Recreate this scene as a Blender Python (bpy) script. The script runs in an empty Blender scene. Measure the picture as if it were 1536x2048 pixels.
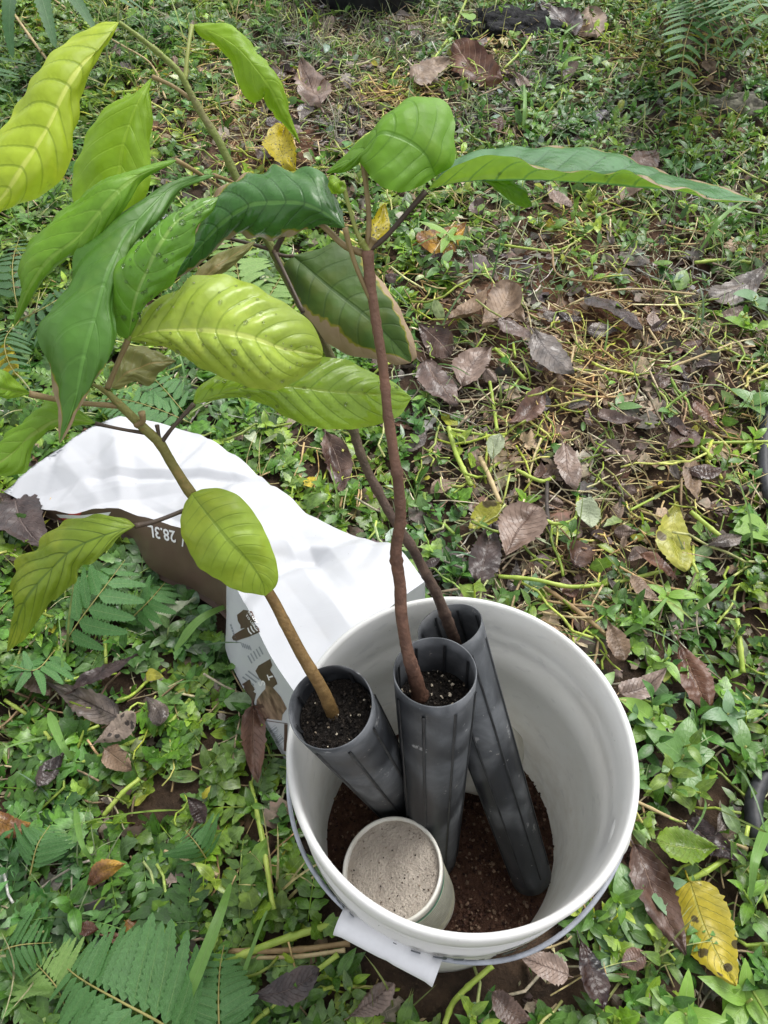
import bpy, math, random
import numpy as np
from mathutils import Matrix, Vector, noise, geometry
from mathutils.bvhtree import BVHTree
rng = np.random.default_rng(7); random.seed(7)
SC = bpy.context.scene; COL = SC.collection
# ------------------------------------------------------------------ camera, sky, sun, exposure
FPX = 1540.0
PITCH, ROLL = math.radians(37.38), math.radians(0.8)
CAM = np.array([-0.0707, -0.2466, 1.0255])
_R = np.array([1., 0, 0]); _U = np.array([0, math.cos(PITCH), math.sin(PITCH)]); CF = np.array([0, math.sin(PITCH), -math.cos(PITCH)])
CR = _R*math.cos(ROLL)+_U*math.sin(ROLL); CU = _U*math.cos(ROLL)-_R*math.sin(ROLL)
cd = bpy.data.cameras.new('camera'); cam = bpy.data.objects.new('camera', cd); COL.objects.link(cam)
cd.sensor_fit = 'HORIZONTAL'; cd.sensor_width = 36; cd.lens = 36*FPX/1536; cd.clip_start = .01; cd.clip_end = 500
m = Matrix.Identity(4)
for i in range(3):
    m[i][0], m[i][1], m[i][2], m[i][3] = CR[i], CU[i], -CF[i], CAM[i]
cam.matrix_world = m; SC.camera = cam
world = bpy.data.worlds.new('World'); SC.world = world; world.use_nodes = True
wn = world.node_tree; bg = wn.nodes['Background']
sky = wn.nodes.new('ShaderNodeTexSky'); sky.sky_type = 'NISHITA'; sky.sun_disc = False
SUN_EL, SUN_AZ = math.radians(58), math.radians(40)      # azimuth measured from +Y towards +X
sky.sun_elevation = SUN_EL; sky.sun_rotation = SUN_AZ; sky.dust_density = 3; sky.air_density = 1
hs = wn.nodes.new('ShaderNodeHueSaturation'); hs.inputs['Saturation'].default_value = .15
wn.links.new(sky.outputs[0], hs.inputs['Color']); wn.links.new(hs.outputs[0], bg.inputs[0]); bg.inputs[1].default_value = .15
sl = bpy.data.lights.new('sun', 'SUN'); sl.energy = .9; sl.angle = math.radians(28); sl.color = (1, .97, .92)
so = bpy.data.objects.new('sun', sl); COL.objects.link(so)
sd = Vector((math.sin(SUN_AZ)*math.cos(SUN_EL), math.cos(SUN_AZ)*math.cos(SUN_EL), math.sin(SUN_EL)))
so.rotation_euler = sd.to_track_quat('Z', 'Y').to_euler(); so.location = sd*6
SC.view_settings.view_transform = 'Standard'; SC.view_settings.look = 'None'; SC.view_settings.gamma = 1
SC.view_settings.exposure = 1.0
SC.render.engine = 'CYCLES'; SC.cycles.use_denoising = True; SC.cycles.max_bounces = 8
SC.cycles.transparent_max_bounces = 8

def ray(x, y): return CF + CR*((x-768)/FPX) - CU*((y-1024)/FPX)
def P(x, y, d): return CAM + ray(x, y)*d
def Z(x, y, z):
    r = ray(x, y); return CAM + r*((z-CAM[2])/r[2])
def proj(p):
    v = np.asarray(p)-CAM; d = v@CF; d = np.where(d < .05, .05, d)
    return 768+FPX*(v@CR)/d, 1024-FPX*(v@CU)/d
def hgt(x, y):
    x = np.asarray(x, float); y = np.asarray(y, float)
    h = .010*np.sin(x*7.1+1.3)*np.sin(y*6.3+.4)+.006*np.sin(x*17+y*11)+.004*np.sin(x*31-y*27+2)-.006
    r = np.hypot(x, y); k = np.clip((r-.16)/.25, 0, 1)
    far = np.clip((np.hypot(x, y-1)-4)/30, 0, 1)
    return h*k*(1-far)-.002
def GP(x, y, up=0.):
    p = Z(x, y, up); p[2] += float(hgt(p[0], p[1])); return p
# ------------------------------------------------------------------ node helpers and materials
class NT:
    def __init__(s, name):
        s.m = bpy.data.materials.new(name); s.m.use_nodes = True; s.t = s.m.node_tree; s.t.nodes.clear()
        s.out = s.t.nodes.new('ShaderNodeOutputMaterial')
    def n(s, kind, **kw):
        nd = s.t.nodes.new('ShaderNode'+kind)
        for k, v in kw.items(): setattr(nd, k, v)
        return nd
    def put(s, sock, v):
        if hasattr(v, 'is_output') or isinstance(v, bpy.types.NodeSocket): s.t.links.new(v, sock)
        else: sock.default_value = v
    def M(s, op, a, b=0., c=0.):
        nd = s.n('Math', operation=op)
        for i, v in enumerate((a, b, c)): s.put(nd.inputs[i], v)
        return nd.outputs[0]
    def attr(s, name):
        return s.n('Attribute', attribute_name=name)
    def xyz(s, v):
        nd = s.n('SeparateXYZ'); s.put(nd.inputs[0], v); return nd.outputs
    def noise(s, scale, detail=3, rough=.5, vec=None, dist=0):
        nd = s.n('TexNoise'); nd.inputs['Scale'].default_value = scale; nd.inputs['Detail'].default_value = detail
        nd.inputs['Roughness'].default_value = rough; nd.inputs['Distortion'].default_value = dist
        s.put(nd.inputs['Vector'], vec if vec is not None else s.obj()); return nd.outputs[0]
    def vor(s, scale, vec=None, rand=1):
        nd = s.n('TexVoronoi'); nd.inputs['Scale'].default_value = scale; nd.inputs['Randomness'].default_value = rand
        s.put(nd.inputs['Vector'], vec if vec is not None else s.obj()); return nd.outputs
    def obj(s):
        if not hasattr(s, '_o'): s._o = s.n('TexCoord').outputs['Object']
        return s._o
    def ss(s, v, a, b, lo=0., hi=1.):
        nd = s.n('MapRange', interpolation_type='SMOOTHSTEP'); s.put(nd.inputs[0], v)
        for i, q in enumerate((a, b, lo, hi)): s.put(nd.inputs[i+1], q)
        return nd.outputs[0]
    def mix(s, f, a, b, mode='MIX'):
        nd = s.n('Mix', data_type='RGBA', blend_type=mode); s.put(nd.inputs[0], f)
        for q, i in ((a, 6), (b, 7)): s.put(nd.inputs[i], (*q, 1) if isinstance(q, (tuple, list)) and len(q) == 3 else q)
        return nd.outputs[2]
    def bump(s, h, strength=.3, dist=.002):
        nd = s.n('Bump'); nd.inputs['Strength'].default_value = strength; nd.inputs['Distance'].default_value = dist
        s.put(nd.inputs['Height'], h); return nd.outputs[0]
    def bsdf(s, col, rough=.5, spec=.5, normal=None, trans=0., tcol=None, metal=0., sss=0.):
        b = s.n('BsdfPrincipled'); s.put(b.inputs['Base Color'], (*col, 1) if isinstance(col, tuple) and len(col) == 3 else col)
        s.put(b.inputs['Roughness'], rough); s.put(b.inputs['Specular IOR Level'], spec); b.inputs['Metallic'].default_value = metal
        if normal is not None: s.put(b.inputs['Normal'], normal)
        o = b.outputs[0]
        if trans:
            t = s.n('BsdfTranslucent'); tc = tcol if tcol is not None else col
            s.put(t.inputs[0], (*tc, 1) if isinstance(tc, tuple) and len(tc) == 3 else tc)
            mx = s.n('MixShader'); s.put(mx.inputs[0], trans)
            s.t.links.new(o, mx.inputs[1]); s.t.links.new(t.outputs[0], mx.inputs[2]); o = mx.outputs[0]
        s.t.links.new(o, s.out.inputs[0]); return s.m

def veins(T, nv=9, slant=2.2, wm=.05, ws=.10):
    """midrib and curved side veins from the leaf coordinates (u along, v across)"""
    x = T.xyz(T.attr('luv').outputs['Vector']); u, v = x[0], T.M('ABSOLUTE', x[1])
    mid = T.ss(v, wm, wm*.3)
    ph = T.M('SUBTRACT', T.M('MULTIPLY', u, float(nv)), T.M('MULTIPLY', T.M('POWER', v, 1.25), float(slant)))
    fr = T.M('ABSOLUTE', T.M('SUBTRACT', T.M('FRACT', ph), .5))
    side = T.M('MULTIPLY', T.ss(fr, ws*.5, ws*.12), T.ss(v, 1., .55))
    return u, v, x[1], mid, side

def live_leaf(name, top, under, vein=(.42, .5, .12), rough=.36, trans=.32, nv=9, slant=2.2, damage=0., blotch=None, vf=.55, spots=0., wet=0., sv=None, du=.12):
    top, under, vein = [tuple(min(.9, q*1.28) for q in c_) for c_ in (top, under, vein)]
    T = NT(name); u, v, vs, mid, side = veins(T, nv, slant, .055, .17)
    n1 = T.noise(14, 4); n2 = T.noise(60, 3)
    c = T.mix(T.ss(n1, .3, .7), tuple(q*.8 for q in top), tuple(min(1, q*1.18) for q in top))
    uc = T.mix(T.ss(n1, .3, .7), tuple(q*.85 for q in under), tuple(min(1, q*1.12) for q in under))
    if blotch:
        c = T.mix(T.M('MULTIPLY', T.ss(T.noise(22, 3), .5, .66), .75), c, blotch)
    c = T.mix(T.M('MULTIPLY', T.ss(T.noise(48, 5, .65), .45, .7), .30), c, tuple(q*.62 for q in top)); c = T.mix(T.M('MULTIPLY', T.ss(T.noise(33, 4, .6), .55, .75), .25), c, (min(.9, top[0]*1.7+.03), min(.9, top[1]*1.35), top[2]*1.2))
    bf = T.n('NewGeometry').outputs['Backfacing']
    c = T.mix(bf, c, uc)
    c = T.mix(T.M('MULTIPLY', mid, .8), c, vein)
    c = T.mix(T.M('MULTIPLY', side, vf), c, sv or tuple(a*.55+b*.45 for a, b in zip(vein, top)))
    # fine net of small veins
    vo = T.vor(160)[0]; c = T.mix(T.M('MULTIPLY', T.ss(vo, .25, .6), .12), c, tuple(q*.55 for q in top))
    if spots:
        sp = T.ss(T.noise(95, 2), .69, .74); c = T.mix(T.M('MULTIPLY', sp, spots), c, (.03, .025, .01))
    if damage:
        e = T.M('ADD', v, T.M('MULTIPLY', T.M('SUBTRACT', T.noise(17, 4, .6), .5), 2.0))
        e = T.M('ADD', e, T.M('MULTIPLY', T.M('SUBTRACT', u, .5), du*2))
        dm = T.ss(e, 1.2-damage*.75, 1.24-damage*.75)
        ring = T.ss(e, 1.13-damage*.75, 1.2-damage*.75)
        c = T.mix(T.M('MULTIPLY', ring, .7), c, (.33, .28, .02))
        c = T.mix(dm, c, T.mix(n2, (.24, .15, .08), (.48, .36, .24)))
    wetm = T.ss(T.noise(55, 2), .5, .62)
    r = T.M('ADD', rough, T.M('MULTIPLY', T.M('SUBTRACT', n2, .5), .25))
    if wet: r = T.M('SUBTRACT', r, T.M('MULTIPLY', wetm, .2*wet))
    h = T.M('ADD', T.M('ADD', T.M('MULTIPLY', mid, -.5), T.M('MULTIPLY', side, -.35)), T.M('ADD', T.M('MULTIPLY', n2, .5), T.M('MULTIPLY', vo, .5)))
    return T.bsdf(c, r, .45, T.bump(h, .5, .0012), trans, T.mix(.5, c, tuple(min(1, q*1.5) for q in top)))

def dead_leaf(name, a, b, vein, rough=.5, trans=.08, spot=None, spotamt=.7, spotscale=45, ring=None, nv=11):
    a, b, vein = [tuple(min(.9, q*f_) for q in c_) for c_, f_ in ((a, .85), (b, 1.2), (vein, 1.3))]
    T = NT(name); u, v, vs, mid, side = veins(T, nv, 2.6, .06, .13)
    ri = T.n('ObjectInfo').outputs['Random']
    off = T.n('VectorMath', operation='ADD'); T.put(off.inputs[0], T.obj()); cx = T.n('CombineXYZ')
    for i in range(3): T.put(cx.inputs[i], T.M('MULTIPLY', ri, 7.3+i*3.1))
    T.put(off.inputs[1], cx.outputs[0]); vec = off.outputs[0]
    n1 = T.noise(26, 5, .6, vec); n2 = T.noise(120, 3, .5, vec)
    c = T.mix(T.ss(n1, .32, .68), a, b)
    c = T.mix(T.M('MULTIPLY', T.M('MAXIMUM', mid, T.M('MULTIPLY', side, .85)), .85), c, vein)
    c = T.mix(T.M('MULTIPLY', n2, .35), c, tuple(q*.45 for q in a))
    br = T.M('ADD', .72, T.M('MULTIPLY', ri, .6)); c = T.mix(1., c, T.n('CombineColor').outputs[0], 'MIX') if False else c
    g = T.n('BrightContrast'); T.put(g.inputs[0], c); T.put(g.inputs[1], T.M('MULTIPLY', T.M('SUBTRACT', ri, .5), .05)); c = g.outputs[0]
    if spot:
        vo = T.vor(spotscale, vec)[0]; k = T.M('MULTIPLY', T.ss(vo, .30, .24), T.ss(T.noise(17, 2, .5, vec), 1-spotamt, 1.05-spotamt))
        c = T.mix(T.M('MULTIPLY', k, .9), c, spot)
    h = T.M('ADD', T.M('MULTIPLY', T.M('ADD', mid, side), .5), T.M('MULTIPLY', n2, .5))
    return T.bsdf(c, T.M('ADD', rough-.1, T.M('MULTIPLY', T.M('SUBTRACT', n1, .5), .5)), .5, T.bump(h, .9, .002), trans)

def attr_leaf(name, rough=.4, trans=.3, vein=.35, bumps=.25):
    T = NT(name); u, v, vs, mid, side = veins(T, 6, 2.0, .09, .12)
    c = T.attr('Col').outputs['Color']; n2 = T.noise(170, 2)
    c0 = c
    c = T.mix(T.ss(T.noise(90, 2), .35, .65), c, T.mix(.5, c, (.02, .05, .01)))
    hv = T.n('HueSaturation'); T.put(hv.inputs['Color'], c0); hv.inputs['Value'].default_value = 1.5; hv.inputs['Saturation'].default_value = .85
    c = T.mix(T.M('MULTIPLY', T.M('MAXIMUM', mid, T.M('MULTIPLY', side, .5)), vein), c, hv.outputs[0])
    h = T.M('ADD', T.M('MULTIPLY', T.M('ADD', mid, side), -.5), n2)
    return T.bsdf(c, T.M('ADD', rough, T.M('MULTIPLY', T.M('SUBTRACT', n2, .5), .3)), .5, T.bump(h, bumps, .001), trans)

def plain(name, a, b, rough=.6, scale=40, spec=.4, bumps=.2, dist=.001, trans=0., detail=4):
    T = NT(name); n = T.noise(scale, detail, .6)
    return T.bsdf(T.mix(T.ss(n, .3, .7), a, b), rough, spec, T.bump(n, bumps, dist), trans)
# ------------------------------------------------------------------ mesh helpers
LOC = {}
def finish(name, me, mat, parent=None):
    o = bpy.data.objects.new(name, me); COL.objects.link(o)
    if mat is not None: me.materials.append(mat)
    if parent is not None: o.parent = parent
    return o
def mk(name, V, Q, mat, parent=None, luv=None, col=None, origin=None, smooth=True):
    """quad mesh from numpy arrays; vertices in world space, moved to the parent's or the given origin"""
    V = np.asarray(V, float); Q = np.asarray(Q, np.int32)
    og = np.zeros(3)
    if parent is not None: og = np.array(LOC.get(parent.name, (0, 0, 0)))
    elif origin is not None: og = np.asarray(origin, float)
    me = bpy.data.meshes.new(name); n = len(V); k = Q.shape[1]
    me.vertices.add(n); me.vertices.foreach_set('co', (V-og).astype(np.float32).ravel())
    me.loops.add(Q.size); me.polygons.add(len(Q))
    me.loops.foreach_set('vertex_index', Q.ravel()); me.polygons.foreach_set('loop_start', np.arange(0, Q.size, k, dtype=np.int32))
    me.update(calc_edges=True)
    me.polygons.foreach_set('use_smooth', np.full(len(Q), smooth))
    if luv is not None:
        a = me.attributes.new('luv', 'FLOAT_VECTOR', 'POINT'); a.data.foreach_set('vector', np.asarray(luv, np.float32).ravel())
    if col is not None:
        c4 = np.ones((n, 4), np.float32); c4[:, :3] = col
        a = me.attributes.new('Col', 'FLOAT_COLOR', 'POINT'); a.data.foreach_set('color', c4.ravel())
    o = finish(name, me, mat, parent)
    if parent is None and origin is not None: o.location = og; LOC[o.name] = tuple(og)
    elif parent is not None: LOC[o.name] = tuple(og)
    return o
def thing(name, loc, label, cat, group=None):
    o = bpy.data.objects.new(name, None); COL.objects.link(o); o.location = loc; o.empty_display_size = .02; LOC[o.name] = tuple(loc)
    return tag(o, label, cat, group)
def tag(o, label=None, cat=None, group=None, kind=None):
    if label: o['label'] = label
    if cat: o['category'] = cat
    if group: o['group'] = group
    if kind: o['kind'] = kind
    return o
def cr(pts, n):
    """Catmull-Rom through pts, n samples by chord length"""
    p = np.asarray(pts, float)
    if len(p) == 2: return p[0]+(p[1]-p[0])*np.linspace(0, 1, n)[:, None]
    d = np.linalg.norm(np.diff(p, axis=0), axis=1); t = np.concatenate([[0], np.cumsum(np.maximum(d, 1e-9))]); t /= t[-1]
    tt = np.linspace(0, 1, n); i = np.clip(np.searchsorted(t, tt, 'right')-1, 0, len(p)-2)
    m_ = np.zeros_like(p)
    m_[1:-1] = (p[2:]-p[:-2])/(t[2:]-t[:-2])[:, None]; m_[0] = (p[1]-p[0])/(t[1]-t[0]); m_[-1] = (p[-1]-p[-2])/(t[-1]-t[-2])
    h = (t[i+1]-t[i])[:, None]; s = ((tt-t[i])/(t[i+1]-t[i]))[:, None]
    return ((2*s**3-3*s**2+1)*p[i]+(s**3-2*s**2+s)*h*m_[i]+(-2*s**3+3*s**2)*p[i+1]+(s**3-s**2)*h*m_[i+1])
def grid_quads(nu, nv, wrap=False):
    i = np.arange(nu-1)[:, None]; jn = nv if wrap else nv-1; j = np.arange(jn)[None, :]; j2 = (j+1) % nv
    return np.stack([i*nv+j, (i+1)*nv+j, (i+1)*nv+j2, i*nv+j2], -1).reshape(-1, 4)
def tube(path, rad, k=8):
    p = np.asarray(path, float); r = np.broadcast_to(np.asarray(rad, float), (len(p),)).copy()
    p = np.vstack([p[:1], p, p[-1:]]); r = np.concatenate([[1e-5], r, [1e-5]])
    t = np.gradient(p, axis=0); t[0] = t[1] = p[2]-p[1]; t[-1] = t[-2] = p[-2]-p[-3]
    t /= np.maximum(np.linalg.norm(t, axis=1), 1e-9)[:, None]
    ref = np.array([.31, .2, .93]) if abs(t[len(t)//2] @ np.array([.31, .2, .93])) < .92 else np.array([1., 0, 0])
    a = np.cross(t, ref); a /= np.linalg.norm(a, axis=1)[:, None]; b = np.cross(t, a)
    th = np.linspace(0, 2*np.pi, k, endpoint=False)
    V = p[:, None]+r[:, None, None]*(np.cos(th)[None, :, None]*a[:, None]+np.sin(th)[None, :, None]*b[:, None])
    Q = grid_quads(len(p), k, True)[:, ::-1]
    luv = np.zeros((len(p), k, 3)); luv[:, :, 0] = np.linspace(0, 1, len(p))[:, None]; luv[:, :, 1] = .5
    return V.reshape(-1, 3), Q, luv.reshape(-1, 3)
def lathe(prof, k, c=(0, 0, 0), axis=None, sx=1.):
    pr = np.asarray(prof, float); th = np.linspace(0, 2*np.pi, k, endpoint=False)
    V = np.stack([pr[:, :1]*np.cos(th)*sx, pr[:, :1]*np.sin(th), np.repeat(pr[:, 1:2], k, 1)], -1).reshape(-1, 3)
    if axis is not None:
        q = Vector((0, 0, 1)).rotation_difference(Vector(axis)); V = V @ np.array(q.to_matrix()).T
    Q = grid_quads(len(pr), k, True)[:, ::-1]
    return V+np.asarray(c), Q
def join(parts):
    Vs, Qs, n = [], [], 0
    for V, Q in parts: Vs.append(V); Qs.append(np.asarray(Q)+n); n += len(V)
    return np.vstack(Vs), np.vstack(Qs)
# ------------------------------------------------------------------ materials
M = {}
def ground_mat():
    T = NT('soil_ground'); a = T.attr('Col').outputs['Color']; n = T.noise(22, 8, .65); n2 = T.noise(190, 5, .6)
    c = T.mix(T.ss(n, .3, .7), (.018, .012, .008), (.07, .043, .026))
    c = T.mix(T.M('MULTIPLY', T.ss(n2, .55, .75), .5), c, (.12, .08, .05))
    c = T.mix(1., c, a, 'MULTIPLY')
    return T.bsdf(c, .85, .25, T.bump(T.M('ADD', n, T.M('MULTIPLY', n2, .4)), .9, .008))
M['ground'] = ground_mat()
M['weed'] = attr_leaf('weed_leaf', .28, .3); M['grass'] = attr_leaf('grass_blade', .4, .3, .3)
M['stalk'] = attr_leaf('cut_stalk', .45, .12, .1); M['straw'] = attr_leaf('dry_straw', .7, .05, .15); M['litter'] = attr_leaf('leaf_litter', .55, .06, .4, .5)
M['fern'] = live_leaf('fern_pinna', (.085, .215, .055), (.07, .17, .05), (.16, .25, .09), .28, .25, 12, 1.6, vf=.35)
M['fern_pale'] = live_leaf('fern_pinna_pale', (.16, .28, .07), (.18, .3, .08), (.3, .36, .14), .45, .3, 12, 1.6, vf=.3)
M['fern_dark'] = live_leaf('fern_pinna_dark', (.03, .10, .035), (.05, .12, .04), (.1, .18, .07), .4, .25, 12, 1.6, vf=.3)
M['rachis'] = plain('fern_rachis', (.22, .2, .06), (.3, .27, .09), .55, 60)

def bucket_mat():
    T = NT('bucket_plastic'); x = T.xyz(T.obj())
    ang = T.M('ARCTAN2', x[1], x[0]); cx = T.n('CombineXYZ')
    T.put(cx.inputs[0], T.M('MULTIPLY', T.M('COSINE', ang), 1.1)); T.put(cx.inputs[1], T.M('MULTIPLY', T.M('SINE', ang), 1.1)); T.put(cx.inputs[2], T.M('MULTIPLY', x[2], 14))
    rings = T.noise(2.2, 4, .6, cx.outputs[0]); fine = T.noise(45, 4, .6); big = T.noise(9, 3)
    base = T.mix(T.ss(rings, .35, .7), (.80, .795, .775), (.86, .86, .85))
    base = T.mix(T.M('MULTIPLY', T.ss(big, .5, .75), .22), base, (.55, .5, .42))
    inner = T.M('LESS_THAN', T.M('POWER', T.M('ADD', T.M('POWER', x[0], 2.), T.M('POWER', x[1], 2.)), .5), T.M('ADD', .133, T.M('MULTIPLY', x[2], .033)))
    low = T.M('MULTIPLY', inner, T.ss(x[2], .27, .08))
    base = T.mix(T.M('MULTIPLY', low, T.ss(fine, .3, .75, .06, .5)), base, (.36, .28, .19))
    st = T.M('MULTIPLY', T.ss(T.noise(16, 5, .7), .60, .72), inner); base = T.mix(T.M('MULTIPLY', st, .38), base, (.45, .36, .25))
    sc = T.M('MULTIPLY', T.ss(T.noise(5, 3, .5, cx.outputs[0]), .60, .70), inner); base = T.mix(T.M('MULTIPLY', sc, .3), base, (.42, .43, .45))
    sp = T.ss(T.noise(330, 2), .74, .79); base = T.mix(T.M('MULTIPLY', sp, .7), base, (.05, .04, .03))
    return T.bsdf(base, T.M('ADD', .34, T.M('MULTIPLY', fine, .2)), .45, T.bump(T.M('ADD', rings, fine), .12, .001), .3, (.85, .85, .83))
M['bucket'] = bucket_mat()
M['wire'] = plain('galvanised_wire', (.30, .32, .36), (.45, .47, .52), .35, 80, .6)
M['grip'] = plain('grip_plastic', (.78, .78, .8), (.84, .84, .86), .4, 60)
M['ink'] = plain('dark_print', (.06, .07, .08), (.10, .11, .12), .5, 90)
M['brown_ink'] = plain('brown_print', (.075, .045, .033), (.10, .06, .045), .42, 30)
M['soil_picture'] = plain('soil_picture_print', (.09, .052, .035), (.32, .22, .15), .42, 55, detail=6)
M['white_ink'] = plain('white_print', (.8, .8, .8), (.84, .84, .84), .45, 30)
M['red_ink'] = plain('red_print', (.55, .05, .05), (.6, .07, .06), .45, 30)
M['grey_ink'] = plain('grey_print', (.25, .27, .3), (.33, .35, .38), .5, 30)
def tubemat():
    T = NT('tube_plastic'); n = T.noise(26, 5, .6, dist=.6); n2 = T.noise(9, 3, .5, dist=1.2); n3 = T.noise(140, 3)
    f = T.ss(n2, .36, .6); dust = T.mix(T.ss(n, .35, .7), (.07, .076, .083), (.16, .168, .18))
    c = T.mix(T.M('MULTIPLY', f, .9), (.022, .024, .028), dust)
    c = T.mix(T.M('MULTIPLY', T.ss(T.noise(40, 4, .7), .64, .7), .8), c, (.3, .3, .3))
    c = T.mix(T.M('MULTIPLY', T.ss(n3, .7, .76), .7), c, (.36, .34, .31))
    return T.bsdf(c, T.M('ADD', .42, T.M('MULTIPLY', f, .22)), .4, T.bump(n, .15, .001))
M['tube'] = tubemat(); M['tube_rib'] = plain('tube_rib', (.012, .013, .015), (.03, .032, .035), .5, 80)
def soilmat(name, a, b, speck):
    T = NT(name); n = T.noise(60, 6, .7); n2 = T.noise(420, 3, .6)
    c = T.mix(T.ss(n, .3, .7), a, b); c = T.mix(T.M('MULTIPLY', T.ss(n2, .62, .72), .6), c, speck)
    return T.bsdf(c, .9, .25, T.bump(T.M('ADD', n, n2), 1., .006))
M['mix'] = soilmat('potting_mix', (.07, .034, .023), (.15, .078, .052), (.27, .16, .11))
M['tube_soil'] = soilmat('tube_soil', (.008, .007, .006), (.028, .022, .018), (.06, .05, .04))
_g = NT('soil_grain'); M['grain'] = _g.bsdf(_g.attr('Col').outputs['Color'], .85, .3)
M['powder'] = soilmat('beige_powder', (.48, .415, .35), (.60, .53, .45), (.33, .26, .2))
M['tub'] = plain('tub_plastic', (.60, .58, .5), (.76, .75, .70), .45, 40)
M['tub_label'] = plain('tub_label', (.50, .49, .36), (.64, .63, .5), .55, 120)
M['green_ink'] = plain('green_print', (.03, .22, .13), (.05, .30, .19), .5, 60)
M['black_plastic'] = plain('black_plastic', (.012, .013, .015), (.03, .032, .036), .5, 60)
M['char'] = plain('charred_wood', (.005, .005, .005), (.03, .03, .032), .85, 55, .15, 1., .012)
M['stone'] = plain('lichen_stone', (.06, .055, .045), (.2, .19, .14), .8, 50, .3, .9, .004)
def barkmat(name, a, b, g):
    T = NT(name); x = T.xyz(T.attr('luv').outputs['Vector']); n = T.noise(90, 5, .65)
    c = T.mix(T.ss(n, .3, .7), a, b); c = T.mix(T.ss(x[0], .35, .95), c, g)
    c = T.mix(T.M('MULTIPLY', T.ss(T.noise(260, 2), .62, .7), .6), c, tuple(q*2 for q in a))
    fl = T.noise(330, 3); c = T.mix(T.M('MULTIPLY', T.ss(T.noise(38, 3), .5, .7), .5), c, tuple(min(1, q*1.7) for q in b))
    return T.bsdf(c, .6, .35, T.bump(T.M('ADD', n, T.M('MULTIPLY', fl, .6)), .8, .002))
M['bark_left'] = barkmat('stem_olive_brown', (.13, .075, .025), (.2, .125, .045), (.17, .17, .045))
M['bark_mid'] = barkmat('stem_reddish_brown', (.085, .044, .03), (.17, .09, .06), (.19, .105, .07))
M['bark_back'] = barkmat('stem_grey_brown', (.055, .035, .027), (.115, .075, .055), (.22, .27, .07))
M['petiole_green'] = plain('petiole_green', (.2, .24, .05), (.28, .3, .08), .5, 60)
M['petiole_tan'] = plain('petiole_tan', (.2, .14, .06), (.27, .2, .09), .5, 60)
M['petiole_dark'] = plain('petiole_dark', (.045, .03, .022), (.08, .055, .035), .5, 60)
def bagmat(name, brown):
    T = NT(name); x = T.xyz(T.attr('luv').outputs['Vector']); n = T.noise(30, 4); cr_ = T.noise(12, 5, .6, dist=1.5)
    w = T.mix(n, (.56, .575, .605), (.62, .63, .655)); sp = T.ss(T.noise(300, 2), .75, .8); w = T.mix(T.M('MULTIPLY', sp, .7), w, (.1, .08, .06))
    w = T.mix(T.M('MULTIPLY', T.ss(T.noise(14, 4), .58, .75), .12), w, (.5, .45, .38))
    if brown:
        b = T.mix(n, (.105, .066, .048), (.15, .10, .075))
        w = T.mix(T.M('LESS_THAN', x[0], .685), w, b)
    return T.bsdf(w, .38 if not brown else .3, .5, T.bump(cr_, .16, .004), .2 if not brown else .05)
_w = NT('water_drop'); _b = _w.n('BsdfPrincipled'); _b.inputs['Roughness'].default_value = .03; _b.inputs['IOR'].default_value = 1.33; _b.inputs['Transmission Weight'].default_value = 1.; _w.t.links.new(_b.outputs[0], _w.out.inputs[0]); M['water'] = _w.m
M['bag_white'] = bagmat('bag_film_white', False); M['bag_side'] = bagmat('bag_film_printed', True)
# ------------------------------------------------------------------ the setting: ground
def axis_pts(lo, hi, n, far):
    a = np.linspace(lo, hi, n); s = np.geomspace(.05, far, 16)
    return np.concatenate([(lo-s)[::-1], a, hi+s])
gx, gy = axis_pts(-2, 2, 190, 60), axis_pts(-.8, 3.2, 190, 60)
X, Y = np.meshgrid(gx, gy, indexing='ij'); GV = np.stack([X, Y, hgt(X, Y)], -1).reshape(-1, 3)
pxg, pyg = proj(GV)
gcol = np.ones((len(GV), 3))
def blob(px, py, cx, cy, rx, ry): return np.exp(-(((px-cx)/rx)**2+((py-cy)/ry)**2))
infront = ((GV-CAM) @ CF) > .2
red = (blob(pxg, pyg, 1160, 600, 260, 160)+blob(pxg, pyg, 560, 270, 160, 60))*infront
gcol *= 1+np.clip(red, 0, 1)[:, None]*np.array([1.9, 1.2, .9])
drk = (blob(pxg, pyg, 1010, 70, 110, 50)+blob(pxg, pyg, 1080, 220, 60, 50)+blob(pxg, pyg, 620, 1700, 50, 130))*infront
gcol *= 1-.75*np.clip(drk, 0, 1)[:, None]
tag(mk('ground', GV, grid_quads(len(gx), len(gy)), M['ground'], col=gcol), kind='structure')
# ------------------------------------------------------------------ bucket
prof = [(.0001, 0), (.126, 0), (.1295, .004), (.1412, .255), (.1484, .2585), (.1493, .2905), (.1442, .2945), (.1447, .312), (.1495, .315), (.1500, .321), (.1453, .325),
        (.1460, .331), (.1508, .334), (.1515, .350), (.1523, .366), (.1512, .3695), (.1490, .3708), (.1468, .3700), (.1455, .3670), (.1440, .345), (.1400, .26), (.1352, .15), (.1310, .06), (.1290, .008), (.0001, .006)]
def subprof(p, n=3):
    out = []
    for a, b in zip(p[:-1], p[1:]):
        k = n if math.hypot(a[0]-b[0], a[1]-b[1]) > .05 else 1
        for i in range(k): out.append((a[0]+(b[0]-a[0])*i/k, a[1]+(b[1]-a[1])*i/k))
    return out+[p[-1]]
bucket = thing('bucket', (0, 0, 0), 'white plastic bucket holding the black planting tubes, wire handle hanging in front', 'bucket')
V, Q = lathe(subprof(prof), 128)
rr = np.hypot(V[:, 0], V[:, 1]); th = np.arctan2(V[:, 1], V[:, 0])
V[:, :2] *= (1+.006*np.cos(2*th+.6)*(V[:, 2]/.37))[:, None]
mk('pail', V, Q, M['bucket'], bucket)
GA = math.radians(246)                                     # where the hanging handle's middle lies
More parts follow.
